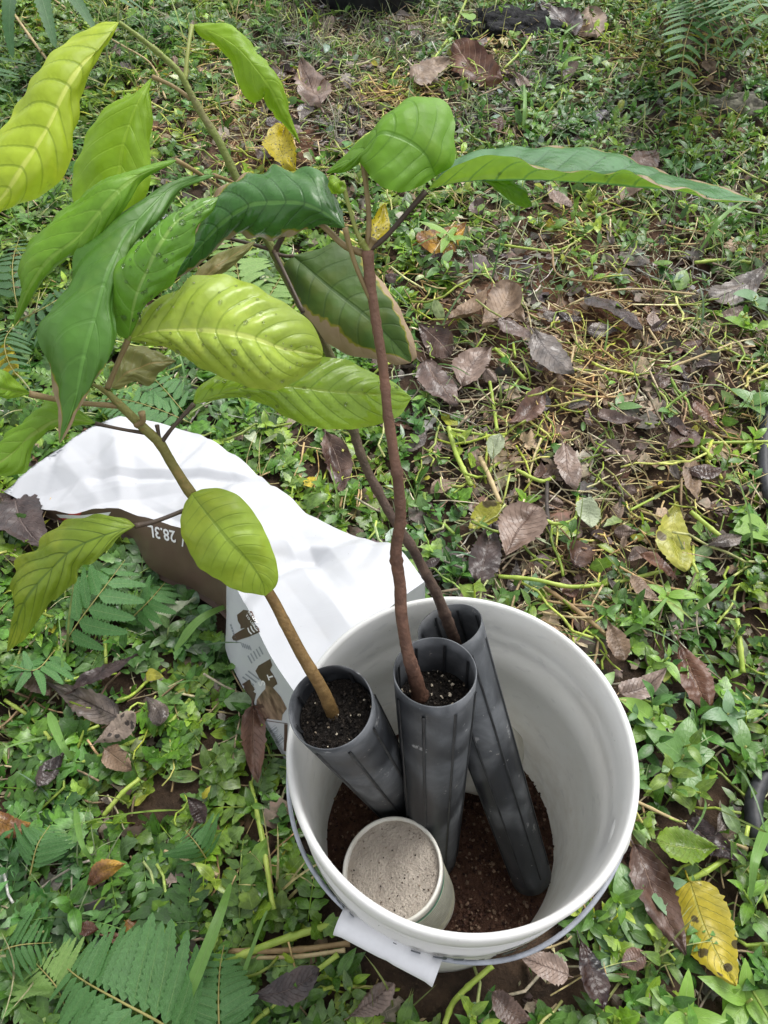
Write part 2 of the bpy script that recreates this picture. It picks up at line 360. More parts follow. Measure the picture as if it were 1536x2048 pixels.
ax = np.array([-math.sin(GA), math.cos(GA), 0]); ot = np.array([math.cos(GA), math.sin(GA), 0])
be = math.radians(19); dn = ot*math.cos(be)-np.array([0, 0, 1])*math.sin(be)
ez = np.array([0, 0, .316])
ph = np.linspace(0, math.pi, 61)
bail = np.array([ez+ax*math.cos(a)*.1585+dn*math.sin(a)*(.1605+.004*math.sin(3*a)) for a in ph])
V, Q, l = tube(cr(bail, 80), .0022, 8); mk('handle', V, Q, M['wire'], bucket)
gm = ez+dn*.1615
gp = np.array([gm+ax*t*.047 for t in np.linspace(-1, 1, 14)])
gr = np.array([.0115+(.0012 if i in (0, 13) else 0)+(-.0006 if i == 7 else 0) for i in range(14)])
V, Q, l = tube(gp, gr, 20); mk('grip', V, Q, M['grip'], bucket)
for s in (-1, 1):
    c = ez+ax*s*.1475
    V, Q = lathe([(.0001, -.004), (.016, -.004), (.018, 0), (.016, .010), (.009, .013), (.0001, .013)], 24, c, ax*s)
    mk('handle_ear', V, Q, M['bucket'], bucket)
# printed lettering round the wall just below the rim, seen very obliquely
ka = 205.
while ka < 305:
    wdt = random.choice((1.2, 2., 3.2, 4.5)); a0, a1 = ka, ka+wdt; ka = a1+random.choice((.7, 1., 2.2))
    z0, z1 = random.choice(((.266, .285), (.266, .272), (.278, .285), (.266, .285)))
    aa = np.radians(np.linspace(a0, a1, 5)); r0, r1 = [.1484+.0009*(z-.2585)/.032+.0022 for z in (z0, z1)]
    V = np.vstack([np.stack([r0*np.cos(aa), r0*np.sin(aa), 0*aa+z0], 1), np.stack([r1*np.cos(aa), r1*np.sin(aa), 0*aa+z1], 1)])
    mk('printed_letter', V, grid_quads(2, 5), M['ink'], bucket)
# potting mix on the bucket floor
SZ = .079
def soil_disc(c, r, amp, seed, axis=None, nr=26, k=64, sx=1.):
    rad = np.linspace(0.0001, r, nr); th = np.linspace(0, 2*np.pi, k, endpoint=False)
    V = []
    for q in rad:
        for t in th:
            x, y = q*math.cos(t), q*math.sin(t)
            z = amp*(noise.noise((x*45+seed, y*45, seed))+.6*noise.noise((x*120, y*120+seed, 3.)))
            V.append((x*sx, y, z))
    V = np.array(V)
    if axis is not None: V = V @ np.array(Vector((0, 0, 1)).rotation_difference(Vector(axis)).to_matrix()).T
    return V+np.asarray(c), grid_quads(nr, k, True)
V, Q = soil_disc((0, 0, SZ), .1325, .006, 2.)
ps = tag(mk('potting_soil', V, Q, M['mix'], origin=(0, 0, SZ)), 'coarse reddish brown potting mix covering the bucket floor', 'soil', kind='stuff')
def grains(name, n, cfun, parent, cols, smin, smax):
    box = np.array([[-1, -1, -1], [1, -1, -1], [1, 1, -1], [-1, 1, -1], [-.7, -.8, 1], [.8, -.6, 1], [.6, .8, 1], [-.8, .6, 1]])
    bq = np.array([[0, 3, 2, 1], [4, 5, 6, 7], [0, 1, 5, 4], [1, 2, 6, 5], [2, 3, 7, 6], [3, 0, 4, 7]])
    Vs, Qs, Cs = [], [], []
    for i in range(n):
        a = rng.normal(size=(3, 3)); q, _ = np.linalg.qr(a); s = rng.uniform(smin, smax)*np.array([1, rng.uniform(.4, 1), rng.uniform(.3, .8)])
        Vs.append((box*s) @ q.T+cfun()); Qs.append(bq+8*i); Cs.append(np.repeat([np.array(cols[rng.integers(len(cols))])*rng.uniform(.7, 1.2)], 8, 0))
    V = np.vstack(Vs); o = mk(name, V, np.vstack(Qs), M['grain'], parent, luv=np.zeros((len(V), 3)), col=np.vstack(Cs), smooth=False)
    o['kind'] = 'stuff'; return o
def ingr():
    r, t = .131*math.sqrt(rng.random()), rng.random()*6.283
    return np.array([r*math.cos(t), r*math.sin(t), SZ+rng.uniform(.001, .006)])
grains('soil_grains', 3800, ingr, ps, [(.10, .05, .035), (.07, .035, .024), (.15, .08, .055), (.05, .025, .02), (.24, .16, .11), (.09, .045, .03)], .0006, .0021)
# ------------------------------------------------------------------ planting tubes
def planting_tube(top, bot, r1, r2, label, sx, depth, seed):
    top, bot = np.array(top), np.array(bot); a = top-bot; L = np.linalg.norm(a); a /= L
    t = thing('planting_tube', bot, label, 'planting tube', 'black tubes in the bucket')
    w = .0011
    n = 26
    z = np.linspace(0, L, n); ro = r2+(r1-r2)*(z/L)
    pr = [(.0001, 0.), (r2*.75, 0.)]+list(zip(ro, z+(.003 if 0 else 0)))+[(r1-w, L)]+[(r-w, q) for r, q in list(zip(ro, z))[::-1][1:]]+[(.0001, .004)]
    V, Q = lathe(pr, 56, (0, 0, 0), None, sx)
    nz = np.array([noise.noise((p[0]*28+seed, p[1]*28, p[2]*9)) for p in V]); V[:, :2] *= (1+.016*nz*np.clip(V[:, 2]/L*1.2, .2, 1))[:, None]
    q = np.array(Vector((0, 0, 1)).rotation_difference(Vector(a)).to_matrix())
    V = V @ q.T+bot; mk('tube_wall', V, Q, M['tube'], t)
    for k in range(8):                                     # moulded vertical ribs, outside and inside
        an = 2*math.pi*(k+.35+seed*.13)/8
        for side, off in (('rib', .0006), ('inner_rib', -.0022)):
            za, zb = (.02, L-.016) if side == 'rib' else (L-.09, L-.006)
            zz = np.linspace(za, zb, 20); V = []
            for z_ in zz:
                r = r2+(r1-r2)*z_/L
                for da, dr in ((-.045, 0), (-.02, .0011), (.02, .0011), (.045, 0)):
                    c0 = math.cos(an+da)*sx, math.sin(an+da)
                    base = np.array([c0[0]*r, c0[1]*r, z_]); nn = 1+.016*noise.noise((base[0]*28+seed, base[1]*28, z_*9))*min(1, max(.2, z_/L*1.2))
                    rr_ = r*nn+(off+dr if off > 0 else off-dr)-.0003
                    V.append((c0[0]*rr_, c0[1]*rr_, z_))
            mk(side, np.array(V) @ q.T+bot, grid_quads(20, 4), M['tube_rib'], t)
    sc = bot+a*(L-depth)
    V, Q = soil_disc((0, 0, 0), r1*.955-w, .004, seed, None, 16, 40, sx)
    s = mk('tube_soil', V @ q.T+sc, Q, M['tube_soil'], t)
    def f():
        r, th_ = r1*.9*math.sqrt(rng.random()), rng.random()*6.283
        return sc+q @ np.array([r*math.cos(th_)*sx, r*math.sin(th_), rng.uniform(.001, .004)])
    grains('soil_crumbs', 420, f, t, [(.016, .013, .011), (.025, .02, .016), (.010, .008, .007), (.035, .027, .02)], .0004, .0014)
    grains('perlite_specks', 34 if seed == 2 else 16, f, t, [(.5, .44, .34), (.35, .28, .2)], .0005, .0012 if seed != 2 else .0018)
    return sc
SL = planting_tube(P(661, 1413, .618), Z(812, 1622, SZ+.008), .0350, .0265, 'black planting tube leaning left over the bucket rim', 1, .026, 1)
SM = planting_tube(P(870, 1342, .636), Z(866, 1712, SZ+.008), .0348, .0265, 'black planting tube standing in the middle, in front of the others', 1, .044, 2)
SR = planting_tube(P(899, 1252, .726), Z(1062, 1750, SZ+.008),   .0365, .0265, 'black planting tube at the back, foot slanting to the right wall', .86, .075, 3)
# ------------------------------------------------------------------ tubs in the bucket
tc = Z(783, 1737, .218)
tb = Z(836, 1800, SZ+.012); ta = tc-tb; H_ = float(np.linalg.norm(ta)); ta /= H_
tub = thing('plastic_tub', tuple(tb), 'round white tub full of beige powder inside the bucket', 'tub')
R_ = .0495; TQ = np.array(Vector((0, 0, 1)).rotation_difference(Vector(ta)).to_matrix())
V, Q = lathe([(.0001, 0), (.040, 0), (.0415, .003), (R_-.0025, H_-.016), (R_-.0025, H_-.0145), (R_, H_-.014), (R_+.0006, H_-.002), (R_, H_), (R_-.0022, H_), (R_-.0030, H_-.004), (.0395, .004), (.0001, .004)], 72); mk('tub_wall', V @ TQ.T+tb, Q, M['tub'], tub)
def band(name, z0, z1, mat, par, a0=0, a1=360, off=.0007):
    f = lambda z: .0415+(R_-.0025-.0415)*(z-.003)/(H_-.019)+off
    aa = np.radians(np.linspace(a0, a1, 80)); V = np.vstack([np.stack([f(z)*np.cos(aa), f(z)*np.sin(aa), 0*aa+z], 1) for z in (z0, z1)])
    return mk(name, V @ TQ.T+tb, grid_quads(2, 80), mat, par)
band('label', .012, H_-.024, M['tub_label'], tub); band('green_stripe', H_-.0265, H_-.022, M['green_ink'], tub, off=.0011)
for k in range(11): band('text_line', H_-.034-k*.0062, H_-.0325-k*.0062, M['grey_ink'], tub, 270+rng.uniform(-6, 6), 372+rng.uniform(-14, 14), .0011)
V, Q = soil_disc((0, 0, H_-.0065), R_-.0026, .0022, 6., None, 24, 64); V[:, 2] += .0025*np.cos(V[:, 0]*30)
mk('powder_fill', V @ TQ.T+tb, Q, M['powder'], tub)
def fp():
    r, t = .045*math.sqrt(rng.random()), rng.random()*6.283
    return tb+TQ @ np.array([r*math.cos(t), r*math.sin(t), H_-.0035])
grains('dark_specks', 150, fp, tub, [(.1, .07, .05), (.06, .05, .04), (.5, .45, .38), (.25, .2, .15)], .0003, .0009)
b0, b1 = Z(866, 1468, .185), Z(985, 1512, .11)
axb = b0-b1; Lb = np.linalg.norm(axb); axb /= Lb
back = thing('lidded_tub', b1, 'pale lidded tub lying behind the black tubes in the bucket', 'tub')
V, Q = lathe([(.0001, 0), (.046, 0), (.048, .002), (.052, Lb-.012), (.0001, Lb-.012)], 56, b1, axb); mk('tub_wall', V, Q, M['tub'], back)
V, Q = lathe([(.0538, Lb-.016), (.0545, Lb-.015), (.0548, Lb-.001), (.0535, Lb+.001), (.051, Lb+.0005), (.0500, Lb-.004), (.047, Lb-.0042), (.0462, Lb-.0025), (.0445, Lb-.0025), (.0437, Lb-.0042), (.0001, Lb-.0042)], 56, b1, axb); mk('lid', V, Q, M['tub'], back)
# ------------------------------------------------------------------ potting-mix bag
NS = 150
Rp = [(236, 836, .055), (330, 850, .07), (430, 885, .085), (505, 937, .10), (600, 1008, .12), (700, 1062, .15), (792, 1096, .18), (850, 1165, .20)]
Fp = [(2, 980, .03), (98, 1016, .05), (219, 1018, .075), (312, 1044, .10), (398, 1090, .13), (474, 1176, .165), (536, 1300, .20), (592, 1385, .215)]
Lp = [(10, 985, .012), (110, 1036, .015), (256, 1074, .02), (302, 1138, .02), (392, 1181, .025), (452, 1230, .03), (452, 1302, .02), (585, 1545, .008)]
c3 = lambda q: cr([Z(*a) for a in q], NS)
Rc, Fc, Lc = c3(Rp), c3(Fp), c3(Lp)
_cl = []
for _k in range(60):
    _c = Z(random.uniform(20, 760), random.uniform(850, 1330), .05); _a = random.uniform(0, math.pi)
    _cl.append((_c[0], _c[1], math.cos(_a), math.sin(_a), random.uniform(.010, .045), random.uniform(.06, .2), random.choice((-1, 1))*random.uniform(.005, .013)))
def crumple(p):
    x, y, z = p; a = (noise.noise((x*6+3, y*6, 1.5)))*.014
    for cx_, cy_, ca_, sa_, w_, l_, h_ in _cl:
        d_ = abs(-(x-cx_)*sa_+(y-cy_)*ca_)/w_; t_ = abs((x-cx_)*ca_+(y-cy_)*sa_)/l_
        if d_ < 1 and t_ < 1: a += h_*(1-d_)*(1-t_*t_)
    return a+noise.noise((x*38, y*38, 9.))*.0008
def patch(A, B, nt, bulge=0., amp=1.):
    V = []
    for s in range(len(A)):
        for t in np.linspace(0, 1, nt):
            p = A[s]*(1-t)+B[s]*t; p = p+np.array([0, 0, bulge*math.sin(math.pi*t)])
            k = amp*min(1, .35+p[2]*6); V.append(p+np.array([0, 0, crumple(p)*k]))
    V = np.array(V); luv = np.zeros((len(V), 3)); luv[:, 0] = np.repeat(np.linspace(0, 1, len(A)), nt); luv[:, 1] = np.tile(np.linspace(0, 1, nt), len(A))
    return V, grid_quads(len(A), nt), luv
bag = thing('potting_mix_bag', tuple(Z(450, 1080, 0)), 'crumpled white and brown potting mix bag lying behind the bucket', 'bag')
V, Q, l = patch(Rc, Fc, 110, .014)
for i in range(110):                                       # torn mouth edge
    V[i] += (V[110*6+i]-V[i])*(.5+.6*noise.noise((i*.22, 0, 2))+.45*noise.noise((i*.8, 0, 5)))
mk('top_film', V, Q[:, ::-1], M['bag_white'], bag, l); topV, topQ = V, Q
V, Q, l = patch(Fc, Lc, 26, .006); mk('side_film', V, Q[:, ::-1], M['bag_side'], bag, l); sideV, sideQ = V, Q
V, Q, l = patch(Rc, np.stack([Rc[:, 0]+.01, Rc[:, 1]+.0, 0*Rc[:, 0]+.003], 1), 8, 0); mk('back_film', V, Q, M['bag_white'], bag, l)
V, Q, l = patch(np.stack([Lc[:, 0], Lc[:, 1], 0*Lc[:, 0]+.004], 1), np.stack([Rc[:, 0]+.01, Rc[:, 1], 0*Rc[:, 0]+.003], 1), 8, 0, 0); mk('under_film', V, Q, M['bag_side'], bag, l)
E1 = cr([Rc[-1], (Rc[-1]+Fc[-1])/2+np.array([0, 0, .014]), Fc[-1]], 40); E2 = E1*1.; E2[:, 2] = .004; E2[:, :2] *= 1.02
V, Q, l = patch(E1, E2, 8, 0, 1); mk('end_film', V, Q, M['bag_white'], bag, l)
bvh = BVHTree.FromPolygons([tuple(v) for v in np.vstack([topV, sideV])], [tuple(int(i) for i in q) for q in np.vstack([topQ, sideQ+len(topV)])])
def onbag(x, y, off=.0016):
    d = Vector(ray(x, y)).normalized(); h = bvh.ray_cast(Vector(CAM), d)
    if h[0] is None: h = bvh.find_nearest(Vector(Z(x, y, .06)))
    return np.array(h[0]-d*off)
def decal(name, pts, mat, off=.0016, sub=6):
    """a printed patch: outline in pixels, dropped on to the film and filled with a small triangle mesh"""
    pts = np.array(pts, float); me = bpy.data.meshes.new(name)
    x0, y0 = pts.min(0); x1, y1 = pts.max(0)
    import bmesh
    bm = bmesh.new(); vs = [bm.verts.new((p[0], p[1], 0)) for p in pts]
    bm.faces.new(vs); bmesh.ops.triangulate(bm, faces=bm.faces[:])
    for _ in range(3):
        es = [e for e in bm.edges if e.calc_length() > sub]
        if not es: break
        bmesh.ops.subdivide_edges(bm, edges=es, cuts=1); bmesh.ops.triangulate(bm, faces=[f for f in bm.faces if len(f.verts) > 3])
    og = np.array(LOC[bag.name])
    for v in bm.verts: v.co = Vector(onbag(v.co.x, v.co.y, off)-og)
    bm.to_mesh(me); bm.free(); return finish(name, me, mat, bag)
def lettering(txt, org, xd, yd, mat, size=1., off=.0026, name='printed_text', bold=0.0):
    """text laid on the film: org = pixel of the baseline start, xd / yd = pixel vectors of one em along and up"""
    cu = bpy.data.curves.new('t', 'FONT'); cu.body = txt; cu.size = size; cu.resolution_u = 2; cu.offset = bold
    ob = bpy.data.objects.new('t', cu); COL.objects.link(ob); bpy.context.view_layer.update()
    me = bpy.data.meshes.new_from_object(ob.evaluated_get(bpy.context.evaluated_depsgraph_get()))
    bpy.data.objects.remove(ob); og = np.array(LOC[bag.name]); me.name = name
    for v in me.vertices:
        x = org[0]+xd[0]*v.co.x+yd[0]*v.co.y; y = org[1]+xd[1]*v.co.x+yd[1]*v.co.y
        v.co = Vector(onbag(x, y, off)-og)
    me.materials.clear(); return finish(name, me, mat, bag)
z6 = lambda q: [(430+a/6.83, 1180+b/6.83) for a, b in q]
lettering('28.3L', (350, 1063), (-25, -6), (4, 33), M['white_ink'], 1., bold=.02)
lettering('/', (368, 1071), (-25, -6), (4, 33), M['white_ink'], 1., bold=.02)
lettering('T', (394, 1094), (-25, -9), (7, 33), M['white_ink'], 1., bold=.02)
decal('white_stripe', [(112, 1029), (160, 1031), (222, 1024), (214, 1035), (160, 1038), (120, 1036)], M['white_ink'])
decal('red_stripe', [(116, 1037), (150, 1039), (190, 1038), (150, 1050), (125, 1046)], M['red_ink'])
decal('printed_panel', z6([(300, 340), (390, 270), (505, 290), (560, 420), (490, 470), (430, 510), (350, 530), (345, 480), (310, 420)]), M['brown_ink'])
lettering('READY', z6([(445, 300)])[0], (6.0, 7.6), (4.0, -4.2), M['white_ink'], 1., bold=.03)
lettering('TO USE', z6([(415, 345)])[0], (5.2, 7.2), (4.0, -4.2), M['white_ink'], 1., bold=.03)
decal('printed_bottle', z6([(230, 650), (245, 615), (380, 535), (440, 500), (530, 450), (600, 520), (612, 575), (460, 640), (290, 695), (250, 685)]), M['brown_ink'])
for a in ((440, 520), (480, 495), (520, 475)):
    decal('printed_ring', z6([(a[0], a[1]), (a[0]+14, a[1]-8), (a[0]+34, a[1]+45), (a[0]+70, a[1]+80), (a[0]+52, a[1]+88), (a[0]+18, a[1]+52)]), M['white_ink'], .0024)
for k in range(7):                                          # curved lines of small print beside the bottle
    a, b = (200+k*13, 470+k*38); decal('small_print', z6([(a, b), (a+22, b-4), (a+30, b+26), (a+8, b+30)]), M['grey_ink'])
for k in range(5):
    a, b = (345+k*28, 720+k*10); decal('small_print', z6([(a, b), (a+14, b-6), (a+44, b+60), (a+30, b+66)]), M['grey_ink'])
for k in range(5):
    a, b = (440+k*38, 900-k*30); decal('small_print', z6([(a, b), (a+16, b-9), (a+70, b+95), (a+54, b+104)]), M['grey_ink'])
for k in range(3):
    a, b = (370+k*38, 1195-k*40); decal('small_print', z6([(a, b), (a+12, b-16), (a+165, b+100), (a+152, b+116)]), M['grey_ink'])
decal('printed_panel', z6([(552, 1105), (592, 1035), (752, 942), (782, 1030), (692, 1080), (750, 1090), (830, 1220), (850, 1280), (790, 1335), (690, 1300), (600, 1200)]), M['brown_ink'])
lettering('S', z6([(690, 1300)])[0], (-8, -22), (-17, 5), M['white_ink'], 1., bold=.03)
lettering('T', z6([(800, 1215)])[0], (-8, -22), (-17, 5), M['white_ink'], .8, bold=.03)
decal('printed_soil_picture', z6([(690, 1300), (790, 1335), (900, 1462), (980, 1622), (920, 1705), (910, 1785), (620, 1745), (560, 1620), (570, 1500), (640, 1400), (688, 1350)]), M['soil_picture'])
decal('printed_line', z6([(340, 1270), (350, 1268), (560, 1415), (528, 1550), (520, 1550), (548, 1420)]), M['brown_ink'])
decal('printed_line', z6([(522, 1550), (532, 1550), (610, 1760), (600, 1762)]), M['brown_ink'])
decal('printed_line', z6([(945, 1830), (990, 1838), (982, 2200), (940, 2200)]), M['brown_ink'])
decal('printed_line', z6([(640, 1772), (990, 1822), (990, 1832), (640, 1782)]), M['brown_ink'])
for k in range(11):
    x, y = 690+k*6, 1900+k*26; decal('bar_code_line', z6([(x, y), (x+170-k*6, y+40), (x+170-k*6, y+40+5+(k % 3)*4), (x, y+5+(k % 3)*4)]), M['grey_ink'])
# ------------------------------------------------------------------ seedlings
def big_leaf(par, mat, left, mid, right, d, dl=0., dr=0., arch=.0, quilt=.0012, nv=9, slant=2.2, wav=0., label=None, na=64, nc=10, name='leaf', seed=0, drops=0):
    """blade between its two edges and midrib; pixel outlines get their own distance d (base, middle, tip) and edge offsets"""
    t = np.linspace(0, 1, na); db, dm, dt = d
    dep = db*(1-t)*(1-2*t)+dm*4*t*(1-t)+dt*t*(2*t-1)
    env = np.sin(np.pi*np.clip(t, 0, 1))**.7
    def curve(px, off):
        p = cr(np.array(px, float), na); return np.array([P(p[i, 0], p[i, 1], dep[i]+off*env[i]) for i in range(na)])
    Lf, Md, Rt = curve(left, dl), curve(mid, 0), curve(right, dr)
    v = np.concatenate([-np.linspace(1, 0, nc+1), np.linspace(0, 1, nc+1)[1:]])
    G = np.zeros((na, len(v), 3))
    for j, q in enumerate(v):
        e = Lf if q < 0 else Rt; G[:, j] = Md*(1-abs(q))+e*abs(q)
    du = np.gradient(G, axis=0); dv = np.gradient(G, axis=1); n = np.cross(du, dv); n /= np.maximum(np.linalg.norm(n, axis=2), 1e-9)[..., None]
    n = np.stack([np.array([noise_smooth for noise_smooth in n[:, j]]) for j in range(len(v))], 1)
    nl = n[:, :nc].reshape(-1, 3).sum(0); flip = nl @ (CAM-Md[na//2]) < 0
    if flip: n = -n
    U, Vv = np.meshgrid(t, v, indexing='ij'); A = np.abs(Vv)
    ph = U*nv-slant*A**1.25
    q = quilt*(np.abs(np.sin(np.pi*(ph-.5)))**.8)*(1-A**3)*np.clip(A*6, 0, 1)*env[:, None]
    q += arch*4*A*(1-A)*env[:, None]
    q += wav*np.sin(ph*2*np.pi*.8+seed)*A**2*env[:, None]
    nb = np.array([[noise.noise((U[i, j]*5+seed, Vv[i, j]*1.5, seed*1.7)) for j in range(len(v))] for i in range(na)])
    q += nb*.004*env[:, None]
    G = G+n*q[..., None]
    luv = np.stack([U, Vv, 0*U], -1).reshape(-1, 3); Qd = grid_quads(na, len(v))
    if flip: Qd = Qd[:, ::-1]
    o = mk(name, G.reshape(-1, 3), Qd, mat, par, luv)
    if label: o['label'] = label
    if drops:
        parts = []
        for _ in range(drops):
            i_, j_ = int(rng.integers(5, na-5)), int(rng.integers(2, len(v)-2)); rd = rng.uniform(.0006, .0015)*(1.5 if rng.random() < .15 else 1)
            Vd, Qd_ = lathe([(.00001, -.25*rd), (.8*rd, -.2*rd), (rd, .05*rd), (.85*rd, .4*rd), (.5*rd, .62*rd), (.00001, .7*rd)], 9, G[i_, j_]+(G[i_+1, j_]-G[i_, j_])*rng.random(), n[i_, j_]); parts.append((Vd, Qd_))
        dp = mk('water_drops', *join(parts), M['water'], o); dp['kind'] = 'stuff'
    return o
def stem(par, pts, radii, mat, name='stem', n=60, k=10, knots=0., seed=1):
    p = cr([P(*q) for q in pts], n); r = np.interp(np.linspace(0, 1, n), np.linspace(0, 1, len(radii)), radii)
    if knots:
        r = r*(1+knots*np.array([max(0, noise.noise((i*.9, seed, 0)))*1.6 for i in range(n)]))
        p = p+np.array([[noise.noise((i*.12, seed, 1)), noise.noise((i*.12, seed, 2)), 0] for i in range(n)])*.0012*np.sin(np.linspace(0, np.pi, n))[:, None]
    V, Q, l = tube(p, r, k); return mk(name, V, Q, mat, par, l)
BG = (.30, .40, .025)
LM = {}
LM['A'] = live_leaf('leaf_yellow_green', (.34, .44, .03), (.33, .42, .03), (.58, .62, .14), .45, .38, 11, 1.6, vf=.6, spots=.25, sv=(.2, .29, .02))
LM['B'] = live_leaf('leaf_lime', (.20, .34, .015), (.22, .35, .02), (.26, .40, .03), .45, .4, 8, 2.2, vf=.4, spots=.2)
LM['C'] = live_leaf('leaf_mid_green', (.13, .27, .02), (.15, .28, .02), (.2, .33, .05), .45, .35, 9, 2.4, vf=.5, spots=.2)
LM['D'] = live_leaf('leaf_deep_green', (.066, .165, .022), (.1, .2, .03), (.10, .23, .04), .42, .28, 9, 2.0, vf=.25, damage=-.8, du=1.5)
LM['E'] = live_leaf('leaf_wet_green', (.1, .235, .022), (.1, .24, .03), (.24, .38, .09), .34, .28, 9, 2.0, vf=.25, wet=1, spots=.15)
LM['F'] = live_leaf('leaf_glossy_yellow_green', (.27, .36, .045), (.3, .38, .05), (.5, .56, .14), .33, .25, 10, 2.2, vf=.55, wet=.7, sv=(.17, .26, .02))
LM['G'] = live_leaf('leaf_glossy_lime', (.21, .33, .03), (.24, .35, .03), (.2, .27, .03), .28, .25, 12, 2.2, vf=.6, wet=.8, sv=(.11, .2, .012))
LM['H'] = live_leaf('leaf_dark_scorched', (.04, .085, .008), (.06, .11, .015), (.03, .065, .01), .58, .15, 8, 1.6, vf=.45, damage=.52, blotch=(.09, .12, .012), sv=(.03, .07, .01), du=.28)
LM['I'] = live_leaf('leaf_dark_brown_edged', (.04, .125, .022), (.09, .16, .03), (.09, .2, .04), .32, .15, 11, 2.0, vf=.5, damage=.60, wet=.5, du=.45, sv=(.025, .085, .015))
LM['J'] = live_leaf('leaf_vivid_green', (.115, .255, .012), (.15, .28, .02), (.08, .19, .015), .48, .35, 8, 2.0, vf=.5, sv=(.085, .21, .012))
LM['L'] = live_leaf('leaf_two_tone', (.05, .155, .045), (.27, .42, .02), (.05, .14, .05), .30, .3, 12, 1.4, vf=.5, damage=.2, du=.22, sv=(.035, .11, .035))
LM['O'] = live_leaf('leaf_mottled', (.17, .25, .02), (.17, .26, .02), (.05, .10, .015), .42, .3, 9, 2.4, vf=.75, blotch=(.30, .35, .03), spots=.1, sv=(.06, .11, .012))
LM['Q'] = live_leaf('leaf_pale_green', (.24, .34, .035), (.26, .35, .035), (.13, .20, .02), .42, .3, 12, 1.8, vf=.5, blotch=(.30, .37, .03), sv=(.15, .23, .02))
LM['S'] = live_leaf('leaf_soft_green', (.14, .26, .02), (.16, .28, .03), (.22, .3, .06), .45, .35, 8, 2.2, vf=.4)
LM['T'] = live_leaf('leaf_bronze', (.17, .17, .05), (.2, .19, .06), (.28, .2, .08), .5, .3, 7, 2.2, vf=.4, blotch=(.25, .2, .08))
# --- plant in the left tube
sl_ = tuple(SL)
pl = thing('seedling', sl_, 'seedling with olive stem and broad yellow-green leaves in the left tube', 'seedling', 'seedlings in the bucket')
stem(pl, [(668, 1432, .645), (640, 1370, .617), (598, 1300, .605), (548, 1205, .592), (470, 1085, .572), (385, 988, .552), (345, 930, .540), (318, 885, .53), (292, 860, .524), (258, 827, .517), (232, 802, .512), (208, 780, .508), (172, 763, .505)],
     [.0058, .0053, .0050, .0047, .0044, .0041, .0039, .0040, .0042, .0036, .0036, .0030, .0008], M['bark_left'], n=80, knots=.10, seed=3)
def pet(par, pts, r, mat, n=16): stem(par, pts, [r*1.25, r, r, r*1.3], mat, 'petiole', n, 7)
pet(pl, [(215, 776, .508), (232, 735, .503), (256, 680, .498)], .0017, M['petiole_tan'])
pet(pl, [(240, 812, .514), (150, 805, .505), (58, 788, .49)], .0018, M['petiole_tan'])
pet(pl, [(288, 866, .524), (240, 858, .52), (190, 847, .515)], .0012, M['petiole_dark'])
pet(pl, [(322, 886, .53), (343, 858, .528), (388, 808, .535)], .0014, M['petiole_dark'])
pet(pl, [(320, 884, .53), (314, 850, .525)], .0013, M['petiole_dark'], 6)
pet(pl, [(272, 850, .52), (286, 842, .516), (283, 824, .512)], .0020, M['petiole_tan'], 8)
pet(pl, [(400, 1008, .556), (365, 1022, .55), (310, 1043, .54), (270, 1052, .53)], .0016, M['petiole_dark'])
pet(pl, [(256, 680, .498), (262, 672, .497)], .0015, M['petiole_green'], 5)
big_leaf(pl, LM['F'], [(256, 679), (266, 650), (301, 607), (352, 585), (389, 553), (448, 550), (506, 571), (553, 596), (604, 628), (631, 659), (645, 698), (645, 712)],
         [(256, 679), (312, 662), (391, 660), (453, 666), (508, 677), (566, 697), (623, 708), (645, 712)],
         [(256, 679), (281, 687), (332, 697), (350, 706), (397, 733), (448, 757), (506, 776), (553, 780), (592, 764), (623, 741), (641, 725), (645, 712)], (.498, .485, .515), .012, .014, .003, .0042, 10, 2.2, .0012, 'broad glossy yellow-green blade with raised ribs', seed=1, drops=55)
big_leaf(pl, LM['G'], [(386, 808), (392, 780), (430, 752), (500, 742), (590, 730), (640, 714), (700, 720), (741, 741), (787, 764), (823, 795)],
         [(386, 808), (470, 778), (570, 772), (662, 782), (741, 788), (799, 790), (823, 795)],
         [(386, 808), (425, 800), (467, 796), (506, 803), (545, 819), (584, 839), (643, 856), (702, 858), (752, 850), (799, 831), (823, 796)], (.535, .543, .572), .008, .012, .002, .0030, 12, 2.2, .0010, 'glossy lime blade with close ribs, passing behind the reddish stem', seed=2, drops=25)
big_leaf(pl, LM['T'], [(222, 776), (232, 735), (245, 700), (285, 690), (320, 705), (352, 722)], [(222, 776), (250, 750), (290, 730), (352, 722)], [(222, 776), (240, 778), (268, 762), (297, 772), (318, 745), (352, 722)], (.515, .525, .535), .004, .004, .002, .001, 7, 2.2, .001, 'bronze young blade tucked behind the stem tip', seed=3)
big_leaf(pl, LM['S'], [(60, 787), (40, 768), (15, 745), (-20, 735), (-70, 740)], [(60, 787), (20, 780), (-20, 770), (-70, 740)], [(60, 787), (30, 795), (-10, 790), (-50, 775), (-70, 740)], (.49, .47, .46), .003, .003, .002, .001, 8, 2.2, seed=4)
big_leaf(pl, LM['S'], [(190, 846), (150, 812), (102, 797), (51, 837), (0, 888), (-45, 960)], [(190, 846), (130, 836), (75, 860), (25, 905), (-45, 960)], [(190, 846), (150, 850), (121, 857), (75, 868), (62, 872), (58, 920), (47, 947), (0, 951), (-45, 960)], (.515, .505, .5), .004, .010, .002, .0015, 8, 2.2, .002, seed=5)
